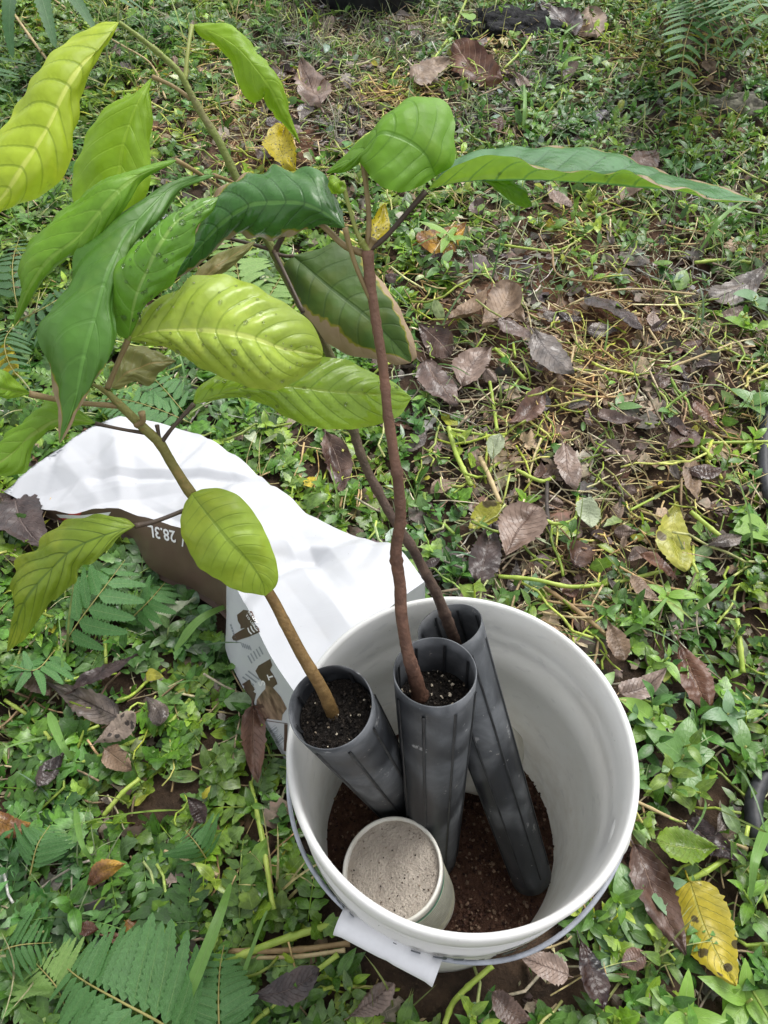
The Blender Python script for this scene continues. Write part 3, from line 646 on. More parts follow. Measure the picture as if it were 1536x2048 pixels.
big_leaf(pl, LM['O'], [(270, 1051), (250, 1038), (195, 1030), (137, 1038), (98, 1058), (78, 1093), (47, 1112), (31, 1151), (31, 1183), (38, 1200), (23, 1241), (14, 1304)],
         [(270, 1051), (203, 1073), (156, 1093), (105, 1132), (70, 1175), (43, 1222), (14, 1304)],
         [(270, 1051), (242, 1069), (203, 1112), (158, 1142), (152, 1165), (105, 1202), (78, 1237), (51, 1276), (14, 1304)], (.53, .525, .575), .012, .008, .002, .002, 9, 2.4, .003, 'drooping mottled yellow-green blade with wavy edges and dark veins', seed=6)
big_leaf(pl, LM['Q'], [(383, 987), (406, 978), (437, 976), (477, 991), (512, 1030), (539, 1081), (555, 1136), (553, 1171), (531, 1192)],
         [(383, 987), (414, 1027), (449, 1070), (488, 1112), (523, 1159), (531, 1192)],
         [(383, 987), (367, 1011), (363, 1050), (375, 1089), (395, 1132), (430, 1159), (469, 1179), (531, 1192)], (.546, .538, .565), .008, .008, .003, .0012, 11, 1.8, .0006, 'oval pale green blade lying against the stem over the bag', seed=7)
# --- plant in the middle tube
pm = thing('seedling', tuple(SM), 'tall seedling with reddish brown stem rising from the middle tube', 'seedling', 'seedlings in the bucket')
stem(pm, [(846, 1412, .678), (834, 1370, .655), (820, 1320, .637), (808, 1265, .626), (800, 1190, .615), (794, 1105, .598), (800, 1020, .582), (796, 960, .571), (786, 900, .562), (776, 830, .55), (768, 750, .538), (758, 680, .527), (749, 620, .518), (741, 570, .510), (735, 500, .50)],
     [.0072, .0066, .0056, .0050, .0050, .0048, .0046, .0044, .0042, .0039, .0036, .0034, .0033, .0034, .0040], M['bark_mid'], n=110, knots=.26, seed=5)
for q, r, mt in (([(742, 600, .514), (715, 540, .505), (700, 495, .497), (690, 455, .49)], .0016, 'petiole_tan'), ([(733, 498, .5), (715, 468, .495), (697, 410, .49), (684, 362, .486)], .0014, 'petiole_green'),
                 ([(735, 495, .5), (738, 440, .494), (733, 380, .488), (725, 312, .48)], .0017, 'petiole_tan'), ([(738, 500, .5), (770, 475, .497), (810, 430, .492), (852, 382, .486)], .0017, 'petiole_dark'),
                 ([(730, 508, .502), (690, 492, .502), (650, 455, .505), (612, 420, .508)], .0021, 'petiole_tan'), ([(736, 502, .5), (722, 482, .496)], .0022, 'petiole_green'), ([(738, 498, .5), (748, 478, .496)], .002, 'petiole_tan')):
    pet(pm, q, r, M[mt])
big_leaf(pm, LM['I'], [(690, 456), (682, 417), (659, 370), (639, 339), (592, 339), (545, 331), (530, 342), (498, 350), (463, 366), (436, 384), (405, 430), (375, 490), (350, 557)],
         [(690, 456), (647, 425), (600, 407), (545, 405), (498, 411), (448, 444), (397, 495), (350, 557)],
         [(690, 458), (640, 452), (588, 470), (545, 481), (505, 474), (470, 470), (430, 497), (390, 532), (350, 560)], (.49, .50, .53), .018, .022, .003, .0022, 11, 2.0, .002, 'dark glossy blade with scorched brown edge', seed=8)
big_leaf(pm, LM['J'], [(872, 352), (905, 330), (910, 300), (905, 272), (911, 240), (900, 208), (868, 190), (830, 197), (790, 222), (750, 262), (720, 285), (685, 318), (652, 345)],
         [(872, 352), (850, 310), (815, 280), (770, 268), (735, 290), (700, 322), (652, 345)],
         [(872, 352), (840, 373), (798, 385), (765, 375), (738, 348), (724, 325), (712, 332), (690, 345), (652, 346)], (.485, .47, .50), .014, .004, .002, .0012, 8, 2.0, .001, 'vivid green rounded blade seen from below', seed=9)
big_leaf(pm, LM['L'], [(855, 378), (908, 322), (983, 300), (1028, 295), (1088, 297), (1138, 300), (1183, 305), (1228, 312), (1258, 322), (1288, 337), (1318, 346), (1358, 360), (1413, 368), (1468, 385), (1512, 402)],
         [(855, 378), (918, 368), (993, 361), (1068, 360), (1168, 366), (1243, 373), (1308, 377), (1368, 385), (1433, 402), (1512, 404)],
         [(855, 378), (893, 342), (938, 320), (983, 312), (1028, 320), (1068, 337), (1108, 347), (1168, 345), (1218, 345), (1248, 340), (1283, 353), (1308, 373), (1340, 380), (1373, 377), (1418, 396), (1512, 405)], (.486, .478, .52), .055, -.022, .002, .0022, 12, 1.4, .0008, 'long blade stretched to the right, edge curled up and bleached', na=100, seed=10, drops=14)
big_leaf(pm, LM['J'], [(962, 360), (1000, 352), (1030, 365), (1050, 385), (1064, 412)], [(962, 360), (1000, 366), (1030, 384), (1064, 413)], [(962, 360), (990, 378), (1020, 402), (1050, 417), (1064, 413)], (.50, .51, .525), .004, .006, .002, .001, 6, 2., seed=11)
big_leaf(pm, LM['B'], [(684, 363), (668, 352), (656, 355), (655, 372), (663, 386)], [(684, 363), (672, 368), (663, 386)], [(684, 363), (692, 376), (680, 388), (663, 387)], (.486, .484, .49), .002, .002, .001, .0006, 6, 2., label='small folded young leaf', na=24, nc=5, seed=12)
# --- plant in the back tube
pb = thing('seedling', tuple(SR), 'leaning seedling from the back tube, lime leaves at the upper left', 'seedling', 'seedlings in the bucket')
stem(pb, [(925, 1320, .795), (910, 1282, .762), (896, 1245, .742), (872, 1185, .72), (850, 1145, .705), (818, 1085, .68), (770, 1010, .67), (735, 945, .66), (712, 870, .65), (680, 760, .635), (640, 670, .62), (600, 605, .61), (570, 550, .60), (545, 500, .59), (508, 425, .578), (472, 352, .566), (436, 280, .553), (405, 230, .545), (380, 185, .535), (360, 147, .527), (320, 108, .517), (268, 66, .505), (238, 44, .5)],
     [.0062, .0058, .0052, .0046, .0043, .0041, .0040, .0038, .0036, .0035, .0032, .0030, .0027, .0020, .0012], M['bark_back'], n=120, knots=.35, seed=8)
for q, r, mt in (([(370, 160, .53), (376, 100, .53), (384, 52, .535)], .0014, 'petiole_green'), ([(382, 198, .538), (345, 172, .54), (306, 154, .545)], .0014, 'petiole_tan'),
                 ([(548, 506, .59), (566, 470, .583), (572, 445, .578)], .0022, 'petiole_dark'), ([(545, 500, .59), (490, 485, .585), (430, 470, .58)], .0014, 'petiole_dark'), ([(548, 502, .588), (576, 560, .572), (606, 625, .566)], .0014, 'petiole_dark'), ([(552, 508, .588), (570, 512, .588), (588, 513, .588)], .0014, 'petiole_dark'),
                 ([(500, 408, .576), (440, 375, .55), (395, 345, .52), (352, 320, .50)], .0013, 'petiole_tan'), ([(484, 376, .57), (455, 360, .55), (428, 351, .53)], .0013, 'petiole_tan')):
    pet(pb, q, r, M[mt])
big_leaf(pb, LM['A'], [(238, 44), (200, 48), (145, 75), (90, 120), (55, 160), (30, 210), (8, 255), (-30, 320), (-55, 400), (-60, 460)],
         [(238, 44), (200, 95), (167, 127), (130, 185), (100, 245), (65, 305), (25, 370), (-5, 405), (-60, 462)],
         [(238, 44), (228, 60), (195, 97), (184, 125), (173, 160), (164, 190), (160, 225), (148, 270), (145, 315), (130, 350), (95, 385), (50, 406), (10, 418), (-60, 463)], (.5, .475, .49), .012, .016, .003, .0022, 11, 1.6, .001, 'largest bright yellow-green blade at the upper left', na=90, seed=13)
big_leaf(pb, LM['B'], [(305, 155), (275, 184), (235, 200), (200, 230), (170, 270), (150, 320), (143, 350), (147, 400), (160, 440), (200, 470)],
         [(305, 155), (275, 210), (255, 260), (243, 310), (238, 360), (230, 420), (210, 470)],
         [(305, 155), (294, 180), (302, 205), (306, 240), (300, 290), (302, 340), (295, 385), (268, 430), (220, 470)], (.545, .54, .56), .008, .010, .003, .0012, 8, 2.2, .001, 'lime blade with long drawn-out point, second from the upper left', seed=14)
big_leaf(pb, LM['B'], [(383, 50), (400, 46), (450, 50), (485, 70), (520, 110), (550, 150), (570, 185), (577, 220), (584, 245), (600, 285)],
         [(383, 50), (430, 66), (475, 95), (515, 140), (545, 185), (565, 225), (600, 287)],
         [(383, 50), (400, 72), (440, 100), (465, 135), (480, 175), (498, 200), (510, 208), (516, 186), (528, 188), (538, 212), (548, 222), (552, 236), (566, 250), (600, 288)], (.535, .53, .56), .010, .014, .002, .0012, 9, 2.2, .001, 'lime blade with insect-chewed lower edge at the top', na=90, seed=15)
big_leaf(pb, LM['C'], [(354, 320), (300, 330), (245, 355), (190, 375), (125, 415), (85, 460), (52, 498), (41, 548), (49, 582), (39, 619), (27, 654)],
         [(354, 320), (270, 356), (200, 425), (150, 478), (98, 520), (62, 570), (45, 605), (27, 654)],
         [(354, 321), (285, 352), (262, 390), (240, 430), (200, 485), (165, 505), (138, 508), (128, 522), (109, 542), (84, 558), (70, 576), (52, 603), (27, 655)], (.5, .485, .51), .010, .012, .003, .0018, 9, 2.4, .0015, 'mid green blade with ragged eaten edge below the lime ones', seed=16)
big_leaf(pb, LM['D'], [(430, 350), (380, 350), (350, 360), (300, 395), (245, 430), (205, 468), (148, 513), (129, 576), (98, 615), (74, 642), (78, 689), (94, 736), (105, 783), (114, 830), (118, 885)],
         [(430, 350), (350, 372), (301, 415), (254, 465), (227, 521), (211, 564), (195, 619), (168, 724), (148, 810), (119, 886)],
         [(430, 352), (362, 378), (350, 395), (322, 440), (275, 480), (240, 520), (230, 570), (226, 619), (234, 673), (211, 728), (184, 771), (160, 810), (143, 850), (120, 887)], (.53, .475, .48), .012, .008, .003, .001, 9, 2.0, .002, 'large deep green hanging blade with brown dead tip', na=90, seed=17)
big_leaf(pl, LM['E'], [(256, 680), (234, 668), (219, 611), (217, 556), (234, 525), (266, 486), (312, 459), (352, 431), (391, 402), (436, 394)],
         [(256, 680), (273, 595), (301, 529), (328, 482), (359, 439), (436, 396)],
         [(256, 680), (266, 654), (289, 611), (344, 572), (363, 529), (387, 494), (393, 451), (422, 427), (436, 397)], (.498, .465, .475), .010, .008, .003, .0012, 9, 2.0, .001, 'wet mid green blade dotted with water', seed=18, drops=50)
big_leaf(pb, LM['H'], [(586, 512), (604, 506), (639, 499), (670, 487), (702, 499), (729, 518), (756, 553), (784, 592), (807, 635), (823, 671), (834, 714), (822, 724)],
         [(586, 512), (643, 561), (682, 592), (741, 639), (785, 680), (822, 724)],
         [(586, 512), (568, 528), (567, 540), (584, 581), (600, 620), (623, 643), (651, 682), (674, 698), (694, 710), (733, 717), (768, 721), (790, 730), (822, 726)], (.588, .575, .585), .012, .008, .004, .0012, 8, 1.6, .001, 'dark green scorched blade behind the reddish stem', seed=19)
big_leaf(pb, LM['T'], [(360, 590), (380, 565), (410, 530), (450, 500), (510, 482)], [(360, 590), (410, 552), (460, 515), (510, 483)], [(360, 592), (415, 568), (460, 535), (495, 505), (510, 484)], (.56, .565, .575), .004, .004, .002, .001, 7, 2., seed=20)
# ------------------------------------------------------------------ leaf templates
def prof_of(kind, u):
    u = np.clip(u, 0, 1)
    if kind == 'lan': w = np.sin(np.pi*u**.75)**.9
    elif kind == 'ova': w = np.sin(np.pi*u**.62)**.75
    elif kind == 'obo': w = np.sin(np.pi*u**1.35)**.7
    elif kind == 'gra': w = np.minimum(1, u*6)*(1-u)**.45
    elif kind == 'rou': w = np.sin(np.pi*u)**.5
    else: w = np.sin(np.pi*u)**.8
    return np.maximum(w, .02)
def leaf_t(L, W, kind='lan', n=5, fold=.25, curl=.5, tooth=0., twist=0.):
    u = np.linspace(0, 1, n+1); w = W*.5*prof_of(kind, u)
    if tooth: w = w*(1+tooth*np.where(np.arange(n+1) % 2 == 0, 1, -1)*np.where((u > .05) & (u < .97), 1, 0))
    a = curl*(u-.25); ds = L/n; x = np.concatenate([[0], np.cumsum(np.cos((a[1:]+a[:-1])/2)*ds)]); z = -np.concatenate([[0], np.cumsum(np.sin((a[1:]+a[:-1])/2)*ds)])
    tw = twist*u
    V = np.stack([np.stack([x, -w*np.cos(tw), z+fold*w-w*np.sin(tw)], 1), np.stack([x, 0*x, z], 1), np.stack([x, w*np.cos(tw), z+fold*w+w*np.sin(tw)], 1)], 1).reshape(-1, 3)
    luv = np.stack([np.repeat(u, 3), np.tile([-1, 0, 1], n+1), np.zeros(3*(n+1))], 1)
    return V, grid_quads(n+1, 3)[:, ::-1], luv
def rot(yaw=0, pitch=0, roll=0):
    cy, sy, cp, sp, c_, s_ = math.cos(yaw), math.sin(yaw), math.cos(pitch), math.sin(pitch), math.cos(roll), math.sin(roll)
    return np.array([[cy, -sy, 0], [sy, cy, 0], [0, 0, 1]]) @ np.array([[cp, 0, -sp], [0, 1, 0], [sp, 0, cp]]) @ np.array([[1, 0, 0], [0, c_, -s_], [0, s_, c_]])
def comp(items):
    """(template, rotation, offset, tone) -> one template with a tone per vertex"""
    V, Q, L, T, n = [], [], [], [], 0
    for (v, q, l), R, o, tone in items:
        V.append(v @ R.T+o); Q.append(q+n); L.append(l); T.append(np.repeat([tone], len(v), 0)); n += len(v)
    return np.vstack(V), np.vstack(Q), np.vstack(L), np.vstack(T)
ONE = (1., 1., 1.); STEMT = (1.9, 1.5, 1.5)
def sprig_day(r):
    it = []; H = r.uniform(.015, .05); lean = r.uniform(-.6, .6); az = r.uniform(0, 6.28)
    path = np.array([[math.cos(az)*lean*t*H, math.sin(az)*lean*t*H, t*H] for t in np.linspace(0, 1, 4)])
    it.append((tube(path, .0011, 4), np.eye(3), np.zeros(3), STEMT)); n = r.integers(4, 8)
    for k in range(n):
        t = (k+1)/n; o = path[0]*(1-t)+path[-1]*t; L = r.uniform(.018, .038)*(1.15-.4*t)
        it.append((leaf_t(L, L*r.uniform(.32, .46), 'lan', 5, r.uniform(.1, .4), r.uniform(.2, 1.1)), rot(k*2.4+r.uniform(-.4, .4), r.uniform(.05, .9)*(.4+t)), o, np.ones(3)*r.uniform(.8, 1.2)))
    return comp(it)
def sprig_tooth(r):
    it = []; n = r.integers(3, 7); H = r.uniform(.006, .03)
    it.append((tube(np.array([[0, 0, 0], [0, 0, H*.6], [.001, .002, H]]), .0010, 4), np.eye(3), np.zeros(3), STEMT))
    for k in range(n):
        L = r.uniform(.010, .026); it.append((leaf_t(L, L*r.uniform(.5, .85), 'ova', 7, r.uniform(-.1, .35), r.uniform(-.2, 1.2), .15), rot(k*6.28/n+r.uniform(-.5, .5), r.uniform(-.2, .8)), np.array([0, 0, H*r.uniform(.5, 1)]), np.ones(3)*r.uniform(.75, 1.25)))
    return comp(it)
def sprig_pin(r):
    it = []; L = r.uniform(.05, .09); n = 7; path = np.array([[t*L, 0, .012+.03*t-.035*t*t] for t in np.linspace(0, 1, 6)])
    it.append((tube(path, .0009, 4), np.eye(3), np.zeros(3), STEMT))
    for k in range(n):
        t = (k+1)/(n+.3); o = np.array([t*L, 0, .012+.03*t-.035*t*t]); l = .024*math.sin(math.pi*(.25+.7*t))*r.uniform(.85, 1.15)
        for s in (-1, 1): it.append((leaf_t(l, l*.5, 'ova', 5, .15, r.uniform(.2, .8), .16), rot(s*r.uniform(.85, 1.15), r.uniform(-.1, .25)), o, np.ones(3)*r.uniform(.85, 1.15)))
    return comp(it)
def sprig_loose(r):
    L = r.uniform(.014, .04); return comp([(leaf_t(L, L*r.uniform(.35, .6), ['lan', 'ova', 'rou'][r.integers(3)], 6, r.uniform(-.2, .5), r.uniform(-.6, 1.2), .08*r.integers(0, 3)), rot(0, r.uniform(-.3, .5), r.uniform(-.6, .6)), np.array([0, 0, r.uniform(.003, .02)]), ONE)])
def blade(r, L0=.06, L1=.16, w=.0045):
    L = r.uniform(L0, L1); return comp([(leaf_t(L, w*r.uniform(.6, 1.3), 'gra', 8, .3, r.uniform(.3, 1.9), 0, r.uniform(-.5, .5)), rot(0, r.uniform(.2, 1.3)), np.zeros(3), ONE)])
def tuft(r):
    it = []
    for k in range(r.integers(5, 10)):
        L = r.uniform(.03, .09); it.append((leaf_t(L, r.uniform(.0012, .003), 'gra', 6, .3, r.uniform(.2, 1.6)), rot(r.uniform(0, 6.28), r.uniform(.4, 1.4)), np.array([r.normal()*.006, r.normal()*.006, 0]), np.ones(3)*r.uniform(.7, 1.3)))
    return comp(it)
def bent(r, L0, L1, rad, k=4, bends=1., flat=1.):
    L = r.uniform(L0, L1); n = r.integers(3, 6); p = [np.zeros(3)]; a = 0.; e = r.uniform(-.05, .2)
    for i in range(n):
        p.append(p[-1]+np.array([math.cos(a)*math.cos(e), math.sin(a)*math.cos(e), math.sin(e)])*L/n); a += r.normal()*.3*bends; e += r.normal()*.12*bends
    V, Q, l = tube(np.array(p), rad*r.uniform(.6, 1.25), k); V = V*np.array([1, 1, flat])
    return comp([((V-V.mean(0)*np.array([1, 1, 0]), Q, l), np.eye(3), np.array([0, 0, .004]), ONE)])
def frag(r):
    L = r.uniform(.012, .045); v, q, l = leaf_t(L, L*r.uniform(.4, .9), ['ova', 'rou', 'obo'][r.integers(3)], 7, r.uniform(-.5, .7), r.uniform(-1.6, 1.6), .2)
    v = v+r.normal(size=v.shape)*.0012; return comp([((v, q, l), rot(0, r.uniform(-.3, .3), r.uniform(-.5, .5)), np.array([-L/2, 0, r.uniform(.002, .01)]), ONE)])
# ------------------------------------------------------------------ where things grow: measured on the ground
BAGXY = np.vstack([Rc[:, :2], Fc[::-1, :2], Lc[:, :2][::-1]]); bagpoly = np.vstack([Rc[:, :2], [E2[20, :2]], Lc[::-1, :2]])
def inpoly(x, y, poly):
    c = np.zeros(len(x), bool); j = len(poly)-1
    for i in range(len(poly)):
        xi, yi = poly[i]; xj, yj = poly[j]
        c ^= ((yi > y) != (yj > y)) & (x < (xj-xi)*(y-yi)/(yj-yi+1e-12)+xi); j = i
    return c
SUPP = []          # (x, y, r): keep weeds thinner over notable fallen leaves
def lush(px, py):
    bare = 1.05*blob(px, py, 1190, 720, 400, 270)+.85*blob(px, py, 700, 220, 330, 150)+.55*blob(px, py, 1180, 1020, 300, 160)+.6*blob(px, py, 1010, 90, 130, 70)+.5*blob(px, py, 1080, 1230, 120, 120)+.4*blob(px, py, 420, 330, 120, 120)
    bare += .5*blob(px, py, 700, 60, 180, 60)+.35*blob(px, py, 580, 1780, 60, 90)+.35*blob(px, py, 980, 560, 130, 90)
    bare += .85*blob(px, py, 1420, 110, 120, 130)+.9*blob(px, py, 735, 25, 140, 30)
    return np.clip(1.05-bare, .06, 1)
def dry(px, py):
    return np.clip(1.0*blob(px, py, 1200, 720, 330, 230)+.8*blob(px, py, 680, 260, 300, 120)+.75*blob(px, py, 1150, 1040, 330, 200)+.6*blob(px, py, 1060, 1230, 140, 120)+.35*blob(px, py, 900, 120, 400, 100)+.22, 0, 1)
def sample(n, dens, clear_bucket=.165, supp=True):
    out = []; got = 0
    while got < n:
        x = rng.uniform(-2.1, 2.1, 40000); y = rng.uniform(-.75, 3.4, 40000)
        p = np.stack([x, y, 0*x], 1); px, py = proj(p)
        mx = np.maximum(np.maximum(-px, px-1536), np.maximum(-py, py-2048)); edge = np.where(mx < 60, 1, np.exp(-(mx-60)/420))
        ok = rng.random(40000) < dens(px, py)*edge
        ok &= np.hypot(x, y) > clear_bucket; ok &= ~inpoly(x, y, bagpoly)
        if supp:
            for sx_, sy_, sr in SUPP: ok &= ~((np.hypot(x-sx_, y-sy_) < sr) & (rng.random(40000) < .93))
        q = p[ok]; out.append(q); got += len(q)
    q = np.vstack(out)[:n]; q[:, 2] = hgt(q[:, 0], q[:, 1]); return q
def scatter(name, label, cat, tmpls, pts, cols, mat, tilt=.25, smin=.75, smax=1.3, zoff=0.):
    K = len(pts); ti = rng.integers(0, len(tmpls), K); Vs, Qs, Ls, Cs, n = [], [], [], [], 0
    cols = np.asarray(cols)
    for t, (v, q, l, tone) in enumerate(tmpls):
        idx = np.where(ti == t)[0]
        if not len(idx): continue
        k = len(idx); a = rng.uniform(0, 2*np.pi, k); tx, ty = rng.normal(size=k)*tilt, rng.normal(size=k)*tilt; s = rng.uniform(smin, smax, k)
        ca, sa = np.cos(a), np.sin(a); o = np.zeros(k); i1 = o+1
        Rz = np.stack([np.stack([ca, -sa, o], 1), np.stack([sa, ca, o], 1), np.stack([o, o, i1], 1)], 1)
        Rx = np.stack([np.stack([i1, o, o], 1), np.stack([o, np.cos(tx), -np.sin(tx)], 1), np.stack([o, np.sin(tx), np.cos(tx)], 1)], 1)
        Ry = np.stack([np.stack([np.cos(ty), o, np.sin(ty)], 1), np.stack([o, i1, o], 1), np.stack([-np.sin(ty), o, np.cos(ty)], 1)], 1)
        Mx = (Rx @ Ry @ Rz)*s[:, None, None]
        W = np.einsum('kij,vj->kvi', Mx, v)+pts[idx][:, None]; W[..., 2] += zoff
        c = cols[rng.integers(0, len(cols), k)]*1.25*rng.uniform(.68, 1.3, (k, 1))*rng.uniform(.93, 1.07, (k, 3))
        X_, Y_ = pts[idx][:, 0], pts[idx][:, 1]; pt = np.sin(X_*9+2*np.sin(Y_*5))*np.sin(Y_*8+1.7*np.sin(X_*6+1))
        c = c*np.stack([1+.28*pt, 1+.14*pt, 1-.2*pt], 1)
        Vs.append(W.reshape(-1, 3)); Qs.append((q[None]+(np.arange(k)*len(v))[:, None, None]).reshape(-1, 4)+n)
        Ls.append(np.tile(l, (k, 1))); Cs.append((c[:, None]*tone[None]).reshape(-1, 3)); n += k*len(v)
    o = mk(name, np.vstack(Vs), np.vstack(Qs), mat, luv=np.vstack(Ls), col=np.clip(np.vstack(Cs), 0, 1))
    return tag(o, label, cat, kind='stuff')
# ------------------------------------------------------------------ fallen leaves
DM = {
 'red': dead_leaf('dead_red_brown', (.09, .04, .026), (.17, .088, .056), (.23, .14, .095)),
 'grey': dead_leaf('dead_grey_brown', (.085, .07, .062), (.175, .14, .115), (.06, .045, .04), .42),
 'purple': dead_leaf('dead_purple_brown', (.07, .042, .034), (.14, .09, .07), (.2, .14, .11), .45),
 'dark': dead_leaf('dead_dark_brown', (.028, .018, .017), (.07, .046, .04), (.11, .08, .07), .45),
 'mauve': dead_leaf('dead_mauve', (.17, .118, .092), (.27, .195, .155), (.11, .07, .055), .45),
 'tan': dead_leaf('dead_tan', (.17, .11, .07), (.30, .21, .14), (.2, .14, .09), .6),
 'spotted_tan': dead_leaf('dead_tan_spotted', (.22, .16, .12), (.32, .25, .19), (.25, .19, .14), .6, .1, (.02, .015, .012), .62, 70),
 'yellow': dead_leaf('dead_yellow_spotted', (.42, .36, .035), (.50, .40, .02), (.36, .34, .06), .45, .25, (.05, .035, .02), .72, 55),
 'speckled': dead_leaf('dead_yellow_speckled', (.40, .33, .02), (.45, .37, .03), (.4, .35, .06), .5, .25, (.03, .025, .012), .92, 120),
 'limeyellow': dead_leaf('dead_yellow_green', (.36, .38, .05), (.46, .44, .09), (.55, .53, .14), .45, .25, (.09, .06, .035), .55, 30),
 'orange': dead_leaf('dead_orange', (.17, .06, .018), (.52, .28, .015), (.22, .11, .03), .45, .2),
 'green': dead_leaf('fallen_green', (.13, .23, .025), (.2, .30, .045), (.3, .38, .1), .42, .25),
 'pale': dead_leaf('fallen_pale_green', (.36, .42, .26), (.45, .5, .34), (.4, .46, .3), .5, .2),
}
def fallen(bx, by, tx, ty, w, kind, label, z=.022, curl=.4, fold=.25, shape='obo', tilt=0., group=None, seed=None):
    """a fallen leaf from its stalk end to its tip (both measured on the ground), w = width / length"""
    seed = seed if seed is not None else int(bx*7+by) % 997; r = np.random.default_rng(seed)
    b, t = GP(bx, by, z), GP(tx, ty, z*r.uniform(.6, 1.5)); L = np.linalg.norm(t-b); e = (t-b)/L
    na, nc = 34, 9; u = np.linspace(0, 1, na); v = np.linspace(-1, 1, nc)
    ww = L*w*.5*prof_of(shape, u)
    ww = ww*(1+.07*np.array([noise.noise((q*9, seed, 0)) for q in u]))
    s = np.cross(np.array([0, 0, 1.]), e); s /= np.linalg.norm(s); up = np.cross(e, s)
    s, up = s*math.cos(tilt)+up*math.sin(tilt), up*math.cos(tilt)-s*math.sin(tilt)
    V = []; lv = []
    cu1, cu2 = r.normal()*.12, r.normal()*.25
    for i in range(na):
        for j in range(nc):
            q = v[j]; a = abs(q); ph = u[i]*11-2.6*a**1.25; jag = 1+(.22*noise.noise((u[i]*30, q*3, seed)) if a > .9 else 0)
            h = curl*L*.25*(u[i]-.5)**2*4*.5-curl*L*.06+fold*ww[i]*a*a+.0034*abs(math.sin(math.pi*ph))*(1-a**4)+noise.noise((u[i]*3+seed, q*1.3, 2))*L*.09+noise.noise((u[i]*9+seed, q*3, 7))*L*.02
            sw = math.sin(u[i]*math.pi)*cu2*L*.25
            V.append(b+e*(u[i]*L)+s*(q*ww[i]*jag+sw)+up*h); lv.append((u[i], q, 0))
    nm = 'fallen_leaf'
    o = mk(nm, np.array(V), grid_quads(na, nc)[:, ::-1], DM[kind], None, lv, origin=(b+t)/2)
    c = (b+t)/2; SUPP.append((c[0], c[1], L*.32)); c2 = b*.72+t*.28; SUPP.append((c2[0], c2[1], L*.14)); c2 = b*.28+t*.72; SUPP.append((c2[0], c2[1], L*.18))
    # leaf stalk as a part
    sp = np.array([b-e*L*.13+np.array([0, 0, .002]), b-e*L*.05, b+e*L*.03])
    V_, Q_, l_ = tube(sp, L*.011, 5); mk('leaf_stalk', V_, Q_, DM[kind], o, l_)
    return tag(o, label, 'leaf', group or 'fallen leaves on the ground')
